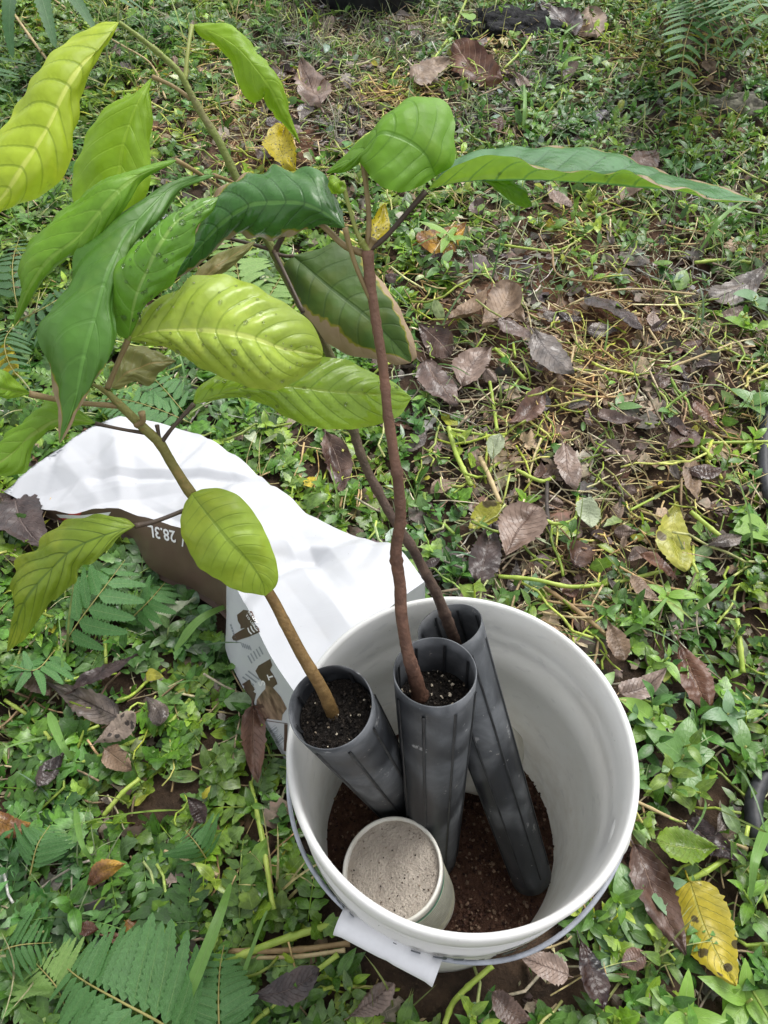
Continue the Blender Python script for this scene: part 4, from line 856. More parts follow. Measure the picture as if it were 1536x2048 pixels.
FL = [
 (1008, 168, 908, 100, .42, 'red', 'red-brown ribbed dead leaf at the top, right of the black pot'),
 (828, 160, 900, 118, .6, 'tan', 'light tan leaf piece beside the red-brown leaf at the top'),
 (642, 205, 600, 112, .36, 'mauve', 'greyish mauve leaf under the chewed lime leaf'),
 (1150, 70, 1082, 10, .4, 'dark', 'dark curled leaf by the charred lump at the top edge'),
 (1178, 20, 1198, 66, .5, 'tan', 'pale tan leaf left of the big fern'),
 (830, 492, 930, 448, .5, 'orange', 'orange and brown leaf right of the reddish stem tip'),
 (572, 250, 588, 338, .30, 'speckled', 'yellow leaf peppered with tiny black specks behind the seedlings'),
 (742, 488, 768, 412, .36, 'speckled', 'yellow speckled leaf behind the fork of the reddish stem'),
 (1298, 522, 1258, 455, .38, 'grey', 'grey ribbed leaf lying among round weed leaves below the long leaf'),
 (1536, 528, 1420, 588, .38, 'grey', 'dark grey ribbed leaf at the right edge'),
 (1180, 578, 1288, 648, .5, 'dark', 'dark brown leaf with tan underside on the bare patch'),
 (898, 640, 975, 588, .42, 'tan', 'olive tan leaf right of the scorched leaf, left half'),
 (965, 650, 1022, 568, .5, 'tan', 'olive tan folded leaf right of the scorched leaf, right half'),
 (998, 640, 1070, 680, .42, 'purple', 'purple-grey curled leaf on the bare patch, upper piece'),
 (1070, 668, 1148, 752, .44, 'grey', 'long grey crumpled leaf in the middle of the bare patch'),
 (838, 640, 905, 700, .55, 'purple', 'purplish leaf beside the scorched brown leaf edge'),
 (850, 715, 915, 805, .5, 'purple', 'deep purple crumpled leaf right of the reddish stem'),
 (925, 760, 985, 690, .55, 'mauve', 'dull mauve leaf next to the cut green stalks'),
 (1020, 835, 1085, 768, .42, 'red', 'rolled red-brown leaf below the grey crumpled leaf'),
 (1195, 830, 1285, 852, .4, 'purple', 'flat purple-brown leaf across the lower bare patch'),
 (1130, 880, 1155, 975, .42, 'mauve', 'narrow mauve leaf pointing down below the bare patch'),
 (1330, 905, 1385, 860, .6, 'purple', 'purplish torn leaf above the blotched yellow leaf'),
 (1390, 800, 1438, 852, .5, 'red', 'small red-brown leaf left of the three-leaved weed'),
 (1440, 948, 1362, 940, .5, 'purple', 'dark veined leaf just above the blotched yellow leaf'),
 (1012, 1112, 1078, 1010, .66, 'mauve', 'broad smooth mauve leaf above the bucket'),
 (958, 1158, 985, 1040, .45, 'dark', 'dark brown ribbed leaf left of the broad mauve leaf'),
 (1002, 1003, 940, 1052, .68, 'limeyellow', 'yellow heart-like leaf touching the dark ribbed leaf'),
 (1350, 1005, 1372, 1135, .55, 'limeyellow', 'yellow-green leaf with dark blotches at right'),
 (1375, 925, 1388, 1010, .3, 'tan', 'narrow olive dead leaf above the blotched yellow leaf'),
 (1285, 1100, 1362, 1150, .4, 'red', 'rust leaf half under the blotched yellow leaf'),
 (1420, 1085, 1490, 1070, .5, 'grey', 'greyish ribbed leaf beside the heart-shaped weed leaf'),
 (1150, 1130, 1195, 1090, .6, 'purple', 'small purple leaf over the long bright green stalk'),
 (1260, 1150, 1318, 1195, .6, 'tan', 'tan leaf below the long bright green stalk'),
 (1366, 1275, 1420, 1415, .44, 'red', 'large chestnut ribbed leaf right of the bucket rim'),
 (1240, 1385, 1335, 1335, .42, 'mauve', 'mauve grey leaf touching the right of the bucket'),
 (1252, 1400, 1308, 1425, .5, 'red', 'small rust leaf tucked against the bucket'),
 (1215, 1245, 1250, 1320, .5, 'tan', 'light brown leaf above the right bucket rim'),
 (1385, 1762, 1478, 1972, .62, 'yellow', 'large yellow leaf with round black spots at lower right'),
 (1270, 1690, 1372, 1912, .36, 'purple', 'long grey-brown leaf left of the yellow spotted leaf'),
 (1436, 1692, 1312, 1678, .56, 'green', 'fallen green leaf right of the bucket handle'),
 (1378, 1640, 1500, 1722, .42, 'dark', 'dark brown ribbed leaf under the fallen green leaf'),
 (1240, 1690, 1285, 1745, .55, 'dark', 'dark leaf under the bucket handle end'),
 (1160, 1878, 1208, 2018, .5, 'dark', 'blackish leaf below the bucket at right'),
 (1135, 1950, 1040, 1915, .5, 'mauve', 'brown leaf touching the bucket foot below the handle'),
 (985, 1985, 1065, 2040, .55, 'purple', 'crumpled grey leaf at the bottom edge'),
 (1242, 1930, 1292, 1908, .7, 'red', 'small pinkish brown leaf beside the blackish leaf'),
 (238, 1428, 92, 1354, .3, 'grey', 'long slate grey leaf left of the bag'),
 (140, 1372, 275, 1306, .26, 'dark', 'curled brown leaf arching above the slate grey leaf'),
 (185, 1475, 268, 1418, .55, 'spotted_tan', 'tan leaf with round black spots left of the bag'),
 (205, 1490, 262, 1535, .55, 'tan', 'tan leaf scrap below the black-spotted tan leaf'),
 (65, 1565, 122, 1496, .45, 'dark', 'dark folded leaf at the left among ferny weeds'),
 (372, 1590, 408, 1645, .5, 'dark', 'small dark pointed leaf in the weeds left of the bucket'),
 (504, 1412, 514, 1566, .3, 'red', 'maroon curled leaf beside the printed bag side'),
 (35, 1335, 90, 1380, .6, 'mauve', 'dull brown leaf below the drooping mottled leaf'),
 (288, 1388, 318, 1445, .5, 'grey', 'small dark grey leaf right of the spotted tan leaf'),
 (-20, 1628, 62, 1642, .5, 'orange', 'orange leaf at the left edge'),
 (168, 1762, 246, 1722, .5, 'orange', 'torn orange-brown leaf at lower left'),
 (190, 1855, 150, 1850, .7, 'red', 'rust scrap at lower left below the orange leaf'),
 (248, 1840, 282, 1862, .7, 'orange', 'small mustard leaf above the lower fern'),
 (210, 1870, 345, 1912, .2, 'red', 'thin rolled brown leaf just above the lower fern'),
 (505, 1990, 640, 1938, .42, 'dark', 'brown leaf left of the handle grip'),
 (28, 985, 92, 1092, .5, 'dark', 'dark brown leaf under the mouth of the bag'),
 (652, 862, 682, 988, .34, 'purple', 'purple-brown leaf between the bag and the leaning stem'),
 (700, 2032, 790, 1968, .5, 'mauve', 'mottled brown leaf at the bottom below the grip'),
 (1272, 345, 1312, 300, .5, 'purple', 'brown leaf just behind the long leaf'),
 (1140, 415, 1098, 372, .5, 'mauve', 'pale grey ribbed leaf just below the long leaf'),
 (1240, 405, 1296, 372, .55, 'tan', 'tan ribbed leaf in front of the long leaf tip'),
 (-15, 700, 32, 745, .6, 'yellow', 'yellow brown leaf at the left edge beside the deep green leaf'),
 (1180, 990, 1182, 1050, .9, 'pale', 'pale green round leaf lying between the mauve and yellow leaves'),
 (985, 915, 1002, 858, .55, 'pale', 'pale green oval leaf right of the thick reddish stem'),
 (700, 1385, 705, 1386, .5, 'pale', None),
 (290, 1255, 390, 1188, .42, 'pale', 'pale grey-green leaf lying under the bag corner'),
 (1440, 1660, 1470, 1620, .5, 'grey', 'grey leaf beside the black hose'),
]
for k, f in enumerate(FL):
    if f[7] is None if len(f) > 7 else f[6] is None: continue
    r = np.random.default_rng(k+50)
    fallen(*f[:6], f[6], z=r.uniform(.028, .045), curl=r.uniform(-.3, 1.2), fold=r.uniform(-.2, .8), shape=['obo', 'ova', 'lan'][k % 3], tilt=r.normal()*.2, seed=k+3)
# smaller dry leaves scattered over the bare patch, each told by its colour and its nearest landmark
MARKS = [(960, 130, 'red-brown leaf at the top'), (862, 140, 'tan leaf piece at the top'), (620, 160, 'greyish mauve leaf'), (880, 470, 'orange and brown leaf'), (1278, 490, 'grey ribbed leaf below the long leaf'), (1478, 558, 'dark grey leaf at the right edge'), (1234, 613, 'dark leaf on the bare patch'), (940, 610, 'olive tan leaves'), (1110, 710, 'long grey crumpled leaf'),
         (880, 760, 'deep purple crumpled leaf'), (1052, 800, 'rolled red-brown leaf'), (1240, 842, 'flat purple-brown leaf'), (1142, 930, 'narrow mauve leaf'), (1357, 882, 'purplish torn leaf'), (1045, 1060, 'broad smooth mauve leaf'), (970, 1028, 'yellow heart-like leaf'), (1362, 1070, 'blotched yellow leaf'), (1182, 1020, 'pale round leaf'), (1164, 1165, 'long bright green stalk'),
         (1393, 1345, 'large chestnut leaf'), (1150, 1220, 'brown straw stem above the bucket'), (1500, 640, 'round-leaved weed at right'), (1488, 830, 'weed by the black hose'), (1190, 330, 'long curled seedling leaf'), (735, 45, 'big black pot'), (580, 295, 'speckled yellow leaf'), (752, 450, 'yellow leaf behind the stem fork'), (800, 900, 'reddish stem'), (1430, 1870, 'large yellow spotted leaf'), (230, 1445, 'spotted tan leaf'), (165, 1390, 'slate grey leaf'), (435, 280, 'green upper stem'), (1320, 800, 'small dark weed on the bare patch')]
CN = {'purple': 'brown', 'grey': 'greyish', 'red': 'rusty', 'mauve': 'pale brown', 'dark': 'blackish', 'tan': 'tan'}
k = 0; used = set()
for p in sample(190, lambda x, y: dry(x, y)**2*.5, supp=False):
    x, y = proj(p); x, y = float(x), float(y)
    if not (-10 < x < 1546 and -10 < y < 2058): continue
    r = np.random.default_rng(900+k); a = r.uniform(0, 6.28); l = r.uniform(16, 36)*(1 if y > 600 else .7); kd = ['purple', 'grey', 'red', 'mauve', 'dark', 'tan'][r.integers(6)]
    mx_, my_, nm_ = min(MARKS, key=lambda q: math.hypot(q[0]-x, (q[1]-y)*1.2)); dx, dy = x-mx_, y-my_
    where = ('right of' if dx > 0 else 'left of') if abs(dx) > abs(dy)*1.3 else ('below' if dy > 0 else 'above')
    lb = 'small %s dry leaf %s the %s' % (CN[kd], where, nm_)
    if lb in used: continue
    used.add(lb)
    fallen(x-math.cos(a)*l, y-math.sin(a)*l*.8, x+math.cos(a)*l, y+math.sin(a)*l*.8, r.uniform(.4, .65), kd, lb, z=r.uniform(.012, .028), curl=r.uniform(-.5, 1.4), fold=r.uniform(-.3, .9), tilt=r.normal()*.35, group='small dry leaves on the ground', seed=900+k); k += 1
# ------------------------------------------------------------------ ferns
def pinna_mesh(name, mat, L=1., W=.24, teeth=14, n=28, curl=.5):
    V, Q, l = leaf_t(L, W, 'gra', n, .12, curl, .13)
    me_o = mk(name, V, Q, mat, None, l); me = me_o.data; bpy.data.objects.remove(me_o); return me
PIN = {q: [pinna_mesh('pinna', M[q], 1, .29, curl=c) for c in (.1, .35, .6)] for q in ('fern', 'fern_pale', 'fern_dark')}
def frond(par, pts, n, length, mat='fern', rad=.0013, name='frond', lean=1.1, base=.12, droop=.25, taper=True, sides=(-1, 1), widen=1.):
    """rachis through 3D points with pinnae along both sides"""
    p = cr(pts, 40); V, Q, l = tube(p, np.linspace(rad, rad*.35, 40), 6); o = mk(name, V, Q, M['rachis'], par, l)
    og = Vector(LOC[o.name]); tg = np.gradient(p, axis=0)
    for k in range(n):
        t = base+(1-base)*(k+.5)/n; i = t*39; i0 = int(i); q = p[i0]+(p[min(39, i0+1)]-p[i0])*(i-i0); e = Vector(tg[i0]).normalized()
        up = Vector((0, 0, 1)); s = up.cross(e).normalized(); up = e.cross(s)
        ln = length*((1-t)**.62*(.55+.9*min(1, t*3)) if taper else 1)*random.uniform(.92, 1.08)
        ln = max(ln, length*.14)
        for sd_ in sides:
            d = (e*math.cos(lean)+s*sd_*math.sin(lean)-up*random.uniform(.3, 1.)*droop).normalized()
            zz = (up+s*sd_*.25+Vector((random.gauss(0, .08), random.gauss(0, .08), 0))).normalized(); yy = zz.cross(d).normalized(); zz = d.cross(yy)
            c = bpy.data.objects.new('pinna', random.choice(PIN[mat])); COL.objects.link(c); c.parent = o
            mt = Matrix.Identity(4)
            for a in range(3): mt[a][0], mt[a][1], mt[a][2] = d[a]*ln, yy[a]*ln*widen, zz[a]*ln
            mt.translation = Vector(q)-og; c.matrix_local = mt
    return o
fb = GP(1500, -70)
fern = thing('fern', fb, 'large green fern with arching fronds in the upper right corner', 'fern')
for pts, n, ln in (([(1440, -60, .05), (1410, -25, .20), (1387, 30, .25), (1368, 100, .23), (1363, 170, .18), (1357, 268, .10)], 34, .12),
                   ([(1450, -60, .05), (1400, -20, .24), (1412, 30, .28), (1432, 90, .24), (1440, 165, .16)], 32, .10),
                   ([(1460, -60, .05), (1430, -25, .27), (1440, 20, .31), (1468, 85, .28), (1486, 170, .19)], 34, .115),
                   ([(1470, -60, .05), (1460, -25, .30), (1478, 20, .35), (1508, 80, .32), (1526, 150, .23)], 34, .12),
                   ([(1480, -60, .05), (1500, -25, .34), (1525, 15, .37), (1560, 65, .33), (1590, 130, .21)], 32, .12),
                   ([(1440, -65, .05), (1390, -40, .2), (1345, -15, .25), (1300, 15, .21), (1272, 60, .12)], 32, .10),
                   ([(1505, -65, .05), (1540, -60, .3), (1600, -30, .32), (1660, 20, .2)], 26, .1)):
    frond(fern, [Z(a, b, c) for a, b, c in pts], n, ln, 'fern', .0022, droop=.15, widen=1.25, base=.2)
f2 = thing('fern', GP(420, 2120), 'fern with toothed leaflets at the bottom left edge', 'fern')
frond(f2, [Z(400, 2110, .03), Z(330, 2052, .07), Z(245, 2005, .085), Z(165, 1960, .06), Z(120, 1925, .03)], 16, .085, 'fern', .0018, lean=1.25, widen=.95)
frond(f2, [Z(440, 2110, .03), Z(438, 2050, .05), Z(437, 1995, .055), Z(440, 1935, .04), Z(448, 1890, .03)], 11, .042, 'fern', .0014, lean=1.2, widen=1.3)
f3 = thing('fern', GP(-60, 40), 'dark fern hanging its leaflets in the upper left corner', 'fern')
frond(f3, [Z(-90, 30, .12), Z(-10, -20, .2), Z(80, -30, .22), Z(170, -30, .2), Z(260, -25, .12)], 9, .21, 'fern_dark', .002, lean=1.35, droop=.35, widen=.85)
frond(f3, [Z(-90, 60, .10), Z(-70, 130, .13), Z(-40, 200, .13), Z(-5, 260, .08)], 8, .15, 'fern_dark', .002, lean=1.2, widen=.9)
f4 = thing('fern', GP(40, 640), 'low dark fern behind the deep green leaf at left', 'fern')
for pts, n, ln in (([(40, 640, .01), (30, 590, .05), (25, 530, .06), (40, 470, .03)], 11, .06), ([(40, 640, .01), (80, 620, .05), (130, 590, .05), (180, 560, .03)], 11, .055), ([(40, 640, .01), (10, 680, .05), (20, 730, .05), (60, 780, .03)], 11, .055), ([(45, 640, .01), (100, 660, .05), (150, 690, .05), (170, 730, .03)], 10, .05)):
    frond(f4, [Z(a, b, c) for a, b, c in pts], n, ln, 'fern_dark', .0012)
f5 = thing('fern', GP(520, 600), 'pale fern glimpsed between the seedling leaves', 'fern')
for pts, n, ln in (([(500, 640, .02), (480, 570, .06), (470, 510, .06), (450, 450, .04)], 12, .075), ([(510, 640, .02), (540, 590, .05), (570, 540, .04)], 9, .05)):
    frond(f5, [Z(a, b, c) for a, b, c in pts], n, ln, 'fern_pale', .0012)
f6 = thing('fern', GP(300, 800), 'small fern in front of the torn end of the bag', 'fern')
for pts, n, ln in (([(390, 850, .02), (320, 820, .05), (250, 800, .05), (175, 800, .03)], 12, .055), ([(380, 840, .02), (330, 780, .05), (290, 740, .03)], 9, .045)):
    frond(f6, [Z(a, b, c) for a, b, c in pts], n, ln, 'fern', .0011)
f7 = thing('fern', GP(150, 1160), 'ferny weed with saw-toothed leaflets below the brown bag strip', 'fern')
for pts, n, ln in (([(120, 1300, .02), (160, 1240, .06), (205, 1180, .08), (250, 1120, .06)], 7, .075), ([(260, 1240, .02), (300, 1200, .05), (330, 1165, .03)], 7, .05), ([(110, 1300, .02), (70, 1340, .05), (20, 1330, .05)], 7, .05)):
    frond(f7, [Z(a, b, c) for a, b, c in pts], n, ln, 'fern', .0012, widen=1.25)
for i, (pts, ln, lb) in enumerate((([(60, 1750, .03), (75, 1690, .05), (100, 1650, .04)], .055, 'single toothed fern leaf at lower left beside the orange leaf'),
                                   ([(-10, 1905, .03), (40, 1890, .05), (105, 1885, .03)], .05, 'fern leaf reaching in from the lower left edge'),
                                   ([(130, 2010, .02), (110, 1970, .04), (70, 1925, .03)], .06, 'yellowing fern leaf left of the bottom fern'),
                                   ([(420, 1730, .02), (395, 1690, .05), (370, 1660, .03)], .05, 'bright fern leaf in the weeds left of the bucket'))):
    t = thing('fern_leaf', GP(*pts[0][:2]), lb, 'fern leaf'); frond(t, [Z(a, b, c) for a, b, c in pts], 9, ln*.8, 'fern_pale' if i == 2 else 'fern', .0011, name='rachis', widen=.72)
# ------------------------------------------------------------------ cut stalks, straws and broad grass blades that stand out
SM_ = {'green': plain('stalk_green', (.25, .36, .045), (.4, .48, .1), .45, 50), 'straw': plain('stalk_straw', (.36, .27, .13), (.5, .4, .22), .65, 70), 'twig': plain('twig_dark', (.03, .025, .022), (.07, .055, .045), .7, 60), 'brown': plain('stalk_brown', (.2, .13, .06), (.33, .23, .11), .65, 60)}
def stalk(pts, r, mat, label, z=.025, name='cut_stalk', cat='stalk', group='cut stalks on the ground'):
    q = [GP(x, y, z*random.uniform(.7, 1.5)) for x, y in pts]; p = cr(q, 6*len(q)) if len(q) > 2 else cr(q, 8)
    n = len(p); rad = r*(1+.25*np.array([1. if i % 7 == 3 else 0. for i in range(n)]))
    V, Q, l = tube(p, rad, 7); o = mk(name, V, Q, SM_[mat], None, l, origin=p[n//2]); return tag(o, label, cat, group)
for a in [
 ([(933, -6), (905, 55), (860, 130), (812, 186)], .0040, 'green', 'thick green stalk slanting down beside the tan leaf at the top'),
 ([(1085, 22), (1062, 68), (1035, 102), (1008, 132)], .0035, 'green', 'green stalk above the red-brown leaf at the top'),
 ([(911, 434), (890, 472), (868, 512)], .0016, 'straw', 'pale straw crossing the orange leaf'),
 ([(991, 692), (1022, 722), (1052, 750)], .0034, 'green', 'short bright green stalk on the bare patch edge'),
 ([(981, 752), (990, 795), (997, 842)], .0032, 'green', 'upright green stalk below the short bright one'),
 ([(1140, 600), (1200, 576), (1275, 566), (1395, 578)], .0022, 'straw', 'long straw across the upper bare patch'),
 ([(1340, 726), (1400, 710), (1466, 686)], .0024, 'straw', 'straw pointing to the round-leaved weed at right'),
 ([(898, 845), (912, 890), (930, 935), (944, 968)], .0044, 'green', 'thick pale green stalk right of the reddish stem'),
 ([(998, 1150), (1070, 1158), (1144, 1170), (1240, 1158), (1330, 1134)], .0032, 'green', 'long bright green stalk lying above the bucket'),
 ([(1088, 1172), (1150, 1215), (1218, 1275)], .0034, 'brown', 'brown straw stem above the right bucket rim'),
 ([(1092, 1198), (1150, 1208), (1222, 1216)], .0020, 'brown', 'thin brown straw crossing the thicker one above the bucket'),
 ([(1085, 1220), (1140, 1232), (1185, 1236)], .0017, 'straw', 'pale straw nearest the back of the bucket rim'),
 ([(962, 905), (978, 945), (1002, 1000)], .0040, 'straw', 'hollow tan stem above the yellow heart-like leaf'),
 ([(1098, 950), (1096, 1020), (1104, 1090)], .0034, 'twig', 'dark twig beside the broad mauve leaf'),
 ([(1482, 1228), (1490, 1280), (1497, 1332)], .0040, 'green', 'thick green stem right of the chestnut leaf'),
 ([(1270, 1598), (1380, 1645), (1500, 1696)], .0022, 'straw', 'straw running from the bucket side to the right'),
 ([(1472, 1702), (1420, 1738), (1365, 1766)], .0034, 'green', 'green stem above the large yellow spotted leaf'),
 ([(448, 1924), (560, 1880), (676, 1845)], .0042, 'green', 'long green stem pointing at the handle grip'),
 ([(498, 2052), (590, 1975), (676, 1908)], .0028, 'green', 'green stem at the bottom below the brown leaf'),
 ([(508, 1598), (528, 1700), (546, 1818)], .0030, 'green', 'thin upright green stem left of the bucket'),
 ([(326, 1698), (380, 1722), (436, 1750)], .0020, 'straw', 'short pale straw in the weeds at lower left'),
 ([(456, 1902), (580, 1900), (700, 1886)], .0032, 'brown', 'dry brown stem touching the grip'),
 ([(470, 1915), (600, 1912), (690, 1900)], .0024, 'straw', 'straw lying along the dry brown stem'),
 ([(890, 2048), (910, 2000), (985, 1930)], .0032, 'green', 'green stem under the front of the bucket'),
 ([(6, -5), (50, 55), (98, 118)], .0040, 'straw', 'thick tan stem in the upper left corner'),
 ([(98, -5), (180, 45), (240, 90), (300, 125), (330, 190)], .0028, 'straw', 'thin pale stem passing behind the lime leaves'),
 ([(140, 195), (200, 185), (300, 178)], .0030, 'green', 'pale stalk between the two upper lime leaves'),
 ([(898, 848), (960, 852), (1012, 860)], .0026, 'green', 'horizontal green stalk right of the reddish stem'),
 ([(1035, 930), (1085, 948), (1112, 940)], .0032, 'green', 'green stalk above the dark twig'),
 ([(1080, 1030), (1110, 1045), (1150, 1035), (1158, 985)], .0030, 'green', 'bent green stalk left of the pale round leaf'),
 ([(1370, 870), (1410, 900), (1420, 918)], .0036, 'green', 'fat cut stalk above the dark veined leaf'),
 ([(1390, 885), (1450, 882), (1540, 880)], .0026, 'green', 'green runner reaching the black hose'),
 ([(1265, 1010), (1320, 988), (1362, 972)], .0022, 'green', 'slim stalk left of the blotched yellow leaf'),
 ([(1380, 1025), (1420, 1055), (1455, 1078)], .0036, 'green', 'fat green stalk right of the blotched yellow leaf'),
 ([(1395, 510), (1450, 515), (1505, 522)], .0036, 'green', 'green stalk above the dark grey leaf at right'),
 ([(990, 478), (1060, 490), (1120, 495), (1200, 440)], .0026, 'green', 'curved green runner above the bare patch'),
 ([(1105, 490), (1120, 535), (1225, 560)], .0024, 'brown', 'forked dry stem on the bare soil'),
 ([(1300, 650), (1330, 690)], .0020, 'straw', 'short straw under the round-leaved weed'),
 ([(1150, 685), (1140, 740)], .0022, 'straw', 'short straw below the dark brown leaf'),
 ([(205, 1250), (207, 1320)], .0026, 'green', 'short green stem above the curled brown leaf'),
 ([(140, 1520), (220, 1490), (330, 1440), (375, 1388)], .0026, 'green', 'green runner crossing the spotted tan leaf'),
 ([(200, 1625), (240, 1580), (275, 1553)], .0030, 'green', 'green stem in the weeds below the spotted tan leaf'),
 ([(500, 1560), (530, 1690)], .0024, 'green', 'pale green shoot close to the left bucket wall'),
 ([(0, 1390), (60, 1430), (92, 1470)], .0026, 'green', 'green stem at the left edge below the drooping leaf'),
]: stalk(*a[:3], a[3])
def big_blade(pts, w, label, col='fern_pale', z=.06):
    q = cr([Z(x, y, zz) for x, y, zz in pts], 30); u = np.linspace(0, 1, 30); tg = np.gradient(q, axis=0)
    s = np.cross(tg, np.array([0, 0, 1.])); s /= np.linalg.norm(s, axis=1)[:, None]; ww = w*.5*np.minimum(1, .35+u*3)*(1-u)**.35
    V = np.stack([q-s*ww[:, None]+np.array([0, 0, .25])*ww[:, None], q, q+s*ww[:, None]+np.array([0, 0, .25])*ww[:, None]], 1).reshape(-1, 3)
    luv = np.stack([np.repeat(u, 3), np.tile([-1, 0, 1], 30), 0*np.repeat(u, 3)], 1)
    tag(mk('grass_blade', V, grid_quads(30, 3), GBM, None, luv, origin=q[0]), label, 'grass blade', 'broad grass blades')
GBM = live_leaf('broad_grass_blade', (.11, .22, .045), (.12, .23, .05), (.2, .3, .1), .42, .3, 1, .1, vf=0)
for a in [([(335, 2070, .03), (392, 1951, .07), (437, 1837, .08), (462, 1765, .04)], .017, 'wide pale grass blade at the bottom, left of the bucket'),
          ([(350, 1300, .03), (400, 1240, .06), (470, 1205, .04)], .016, 'broad grass blade under the bag corner'),
          ([(98, 1425, .03), (125, 1490, .05), (145, 1520, .03)], .014, 'broad grass blade beside the slate grey leaf'),
          ([(150, 1615, .02), (165, 1690, .06), (190, 1730, .03)], .009, 'narrow upright blade above the torn orange leaf'),
          ([(1540, 1640, .02), (1510, 1720, .07), (1500, 1800, .04)], .016, 'arching grass blade right of the yellow spotted leaf'),
          ([(1240, 1275, .02), (1300, 1235, .05), (1335, 1195, .04)], .010, 'grass blade right of the bucket, pointing to the rust leaf'),
          ([(1380, 1225, .02), (1420, 1195, .05), (1455, 1160, .04)], .010, 'grass blade above the chestnut leaf'),
          ([(455, 2040, .02), (530, 1830, .04), (548, 1810, .03)], .006, 'thin blade next to the wide pale grass blade'),
          ([(1046, 260, .02), (1050, 210, .06), (1048, 168, .05)], .011, 'stiff upright blade below the red-brown leaf'),
          ([(1120, 110, .02), (1128, 70, .12), (1160, 45, .12)], .011, 'grass blade of the tuft left of the fern'),
          ([(1125, 112, .02), (1150, 80, .10), (1190, 90, .06)], .010, 'lower grass blade of the tuft left of the fern'),
          ([(1400, 500, .02), (1440, 440, .08), (1490, 400, .06)], .012, 'grass blade rising under the long leaf tip'),
          ([(1000, 760, .02), (1090, 790, .03), (1040, 770, .03)], .004, 'slim blade on the bare patch')]: big_blade(*a)
# ------------------------------------------------------------------ single weeds that stand out
WM = {'gloss': live_leaf('weed_glossy', (.06, .17, .035), (.1, .2, .05), (.16, .28, .09), .28, .25, 5, 2., vf=.2), 'blue': live_leaf('weed_bluish', (.10, .2, .10), (.14, .24, .12), (.18, .28, .14), .34, .25, 5, 2., vf=.25), 'bright': live_leaf('weed_bright', (.15, .30, .04), (.18, .32, .05), (.25, .38, .1), .34, .3, 6, 2., vf=.3)}
def weed(x, y, n, L, wr, mat, label, H=.03, shape='ova', up=(.1, .6), ph=0.):
    b = GP(x, y); t = thing('weed_plant', b, label, 'weed', 'weeds that stand out'); r = np.random.default_rng(int(x+y))
    V, Q, l = tube(np.array([b, b+np.array([.002, 0, H*.5]), b+np.array([.003, .003, H])]), .0016, 6); mk('stem', V, Q, M['petiole_green'], t, l)
    for k in range(n):
        ln = L*.85*r.uniform(.6, 1.15); v, q, l = leaf_t(ln, ln*wr*r.uniform(.9, 1.1), shape, 12, r.uniform(.05, .3), r.uniform(.2, .9))
        mk('leaf', v @ rot(ph+k*6.283/n+r.uniform(-.25, .25), r.uniform(*up)).T+b+np.array([.002, .002, H*r.uniform(.5, 1)]), q, WM[mat], t, l)
for a in [(892, 505, 6, .075, .3, 'bright', 'bright weed with lance-shaped leaves right of the reddish stem fork', .04, 'lan'),
          (880, 560, 5, .06, .34, 'gloss', 'glossy weed just below the lance-leaved one', .03, 'lan'),
          (1500, 615, 4, .06, .62, 'blue', 'weed with rounded bluish leaves at the right edge', .04, 'ova'), (1478, 668, 4, .055, .66, 'bright', 'weed with pale round leaf pairs at the right edge', .03, 'ova'),
          (1488, 830, 5, .06, .55, 'gloss', 'weed with oval leaves left of the black hose', .04, 'ova'), (1522, 1078, 2, .075, .8, 'bright', 'single heart-shaped glossy leaf at the right edge', .03, 'ova'),
          (1290, 1460, 5, .06, .55, 'bright', 'leafy weed touching the right bucket rim', .04, 'ova'), (1350, 1530, 5, .06, .6, 'gloss', 'dark glossy weed right of the bucket', .035, 'ova'), (1440, 1445, 4, .06, .5, 'blue', 'bluish weed below the chestnut leaf', .04, 'ova'),
          (1475, 1510, 4, .06, .45, 'gloss', 'weed with long oval leaves above the black hose loop', .04, 'ova'), (1250, 1830, 4, .055, .75, 'gloss', 'dark round-leaved weed under the handle at right', .03, 'ova'), (1225, 1900, 3, .05, .75, 'blue', 'pale bluish round leaf below the handle', .02, 'ova'),
          (1300, 1785, 4, .06, .55, 'blue', 'bluish weed left of the long grey-brown leaf', .03, 'ova'), (1345, 2040, 5, .062, .36, 'bright', 'bright broad-leaved weed at the bottom right', .04, 'ova'), (1480, 2010, 5, .07, .4, 'bright', 'leafy weed in the lower right corner', .04, 'lan'),
          (1000, 410, 6, .055, .36, 'gloss', 'leafy weed under the root of the long leaf', .03, 'lan'), (1120, 160, 6, .06, .4, 'bright', 'upright weed below the tuft left of the fern', .06, 'lan'), (1180, 175, 6, .05, .55, 'gloss', 'shiny round-leaved weed left of the fern frond tip', .05, 'ova'),
          (940, 70, 5, .065, .5, 'bright', 'leafy weed hanging over the charred lump', .06, 'ova'), (1230, 560, 5, .035, .5, 'blue', 'small greyish weed on the bare patch', .02, 'ova'), (1330, 840, 5, .04, .5, 'gloss', 'small dark weed on the lower bare patch', .02, 'ova'),
          (1230, 830, 5, .045, .45, 'gloss', 'oval-leaved weed at the lower middle of the bare patch', .02, 'ova'), (1060, 1190, 5, .035, .6, 'blue', 'bluish weed beside the back of the bucket rim', .025, 'ova'), (1325, 1205, 5, .055, .36, 'bright', 'bright weed above the bucket at right', .04, 'lan'),
          (1140, 560, 4, .03, .5, 'blue', 'tiny pale weed on the red soil', .02, 'ova'), (960, 560, 5, .04, .35, 'bright', 'small weed above the olive tan leaves', .03, 'lan'), (850, 800, 5, .05, .34, 'bright', 'weed right of the glossy lime leaf tip', .03, 'lan')]:
    weed(*a)
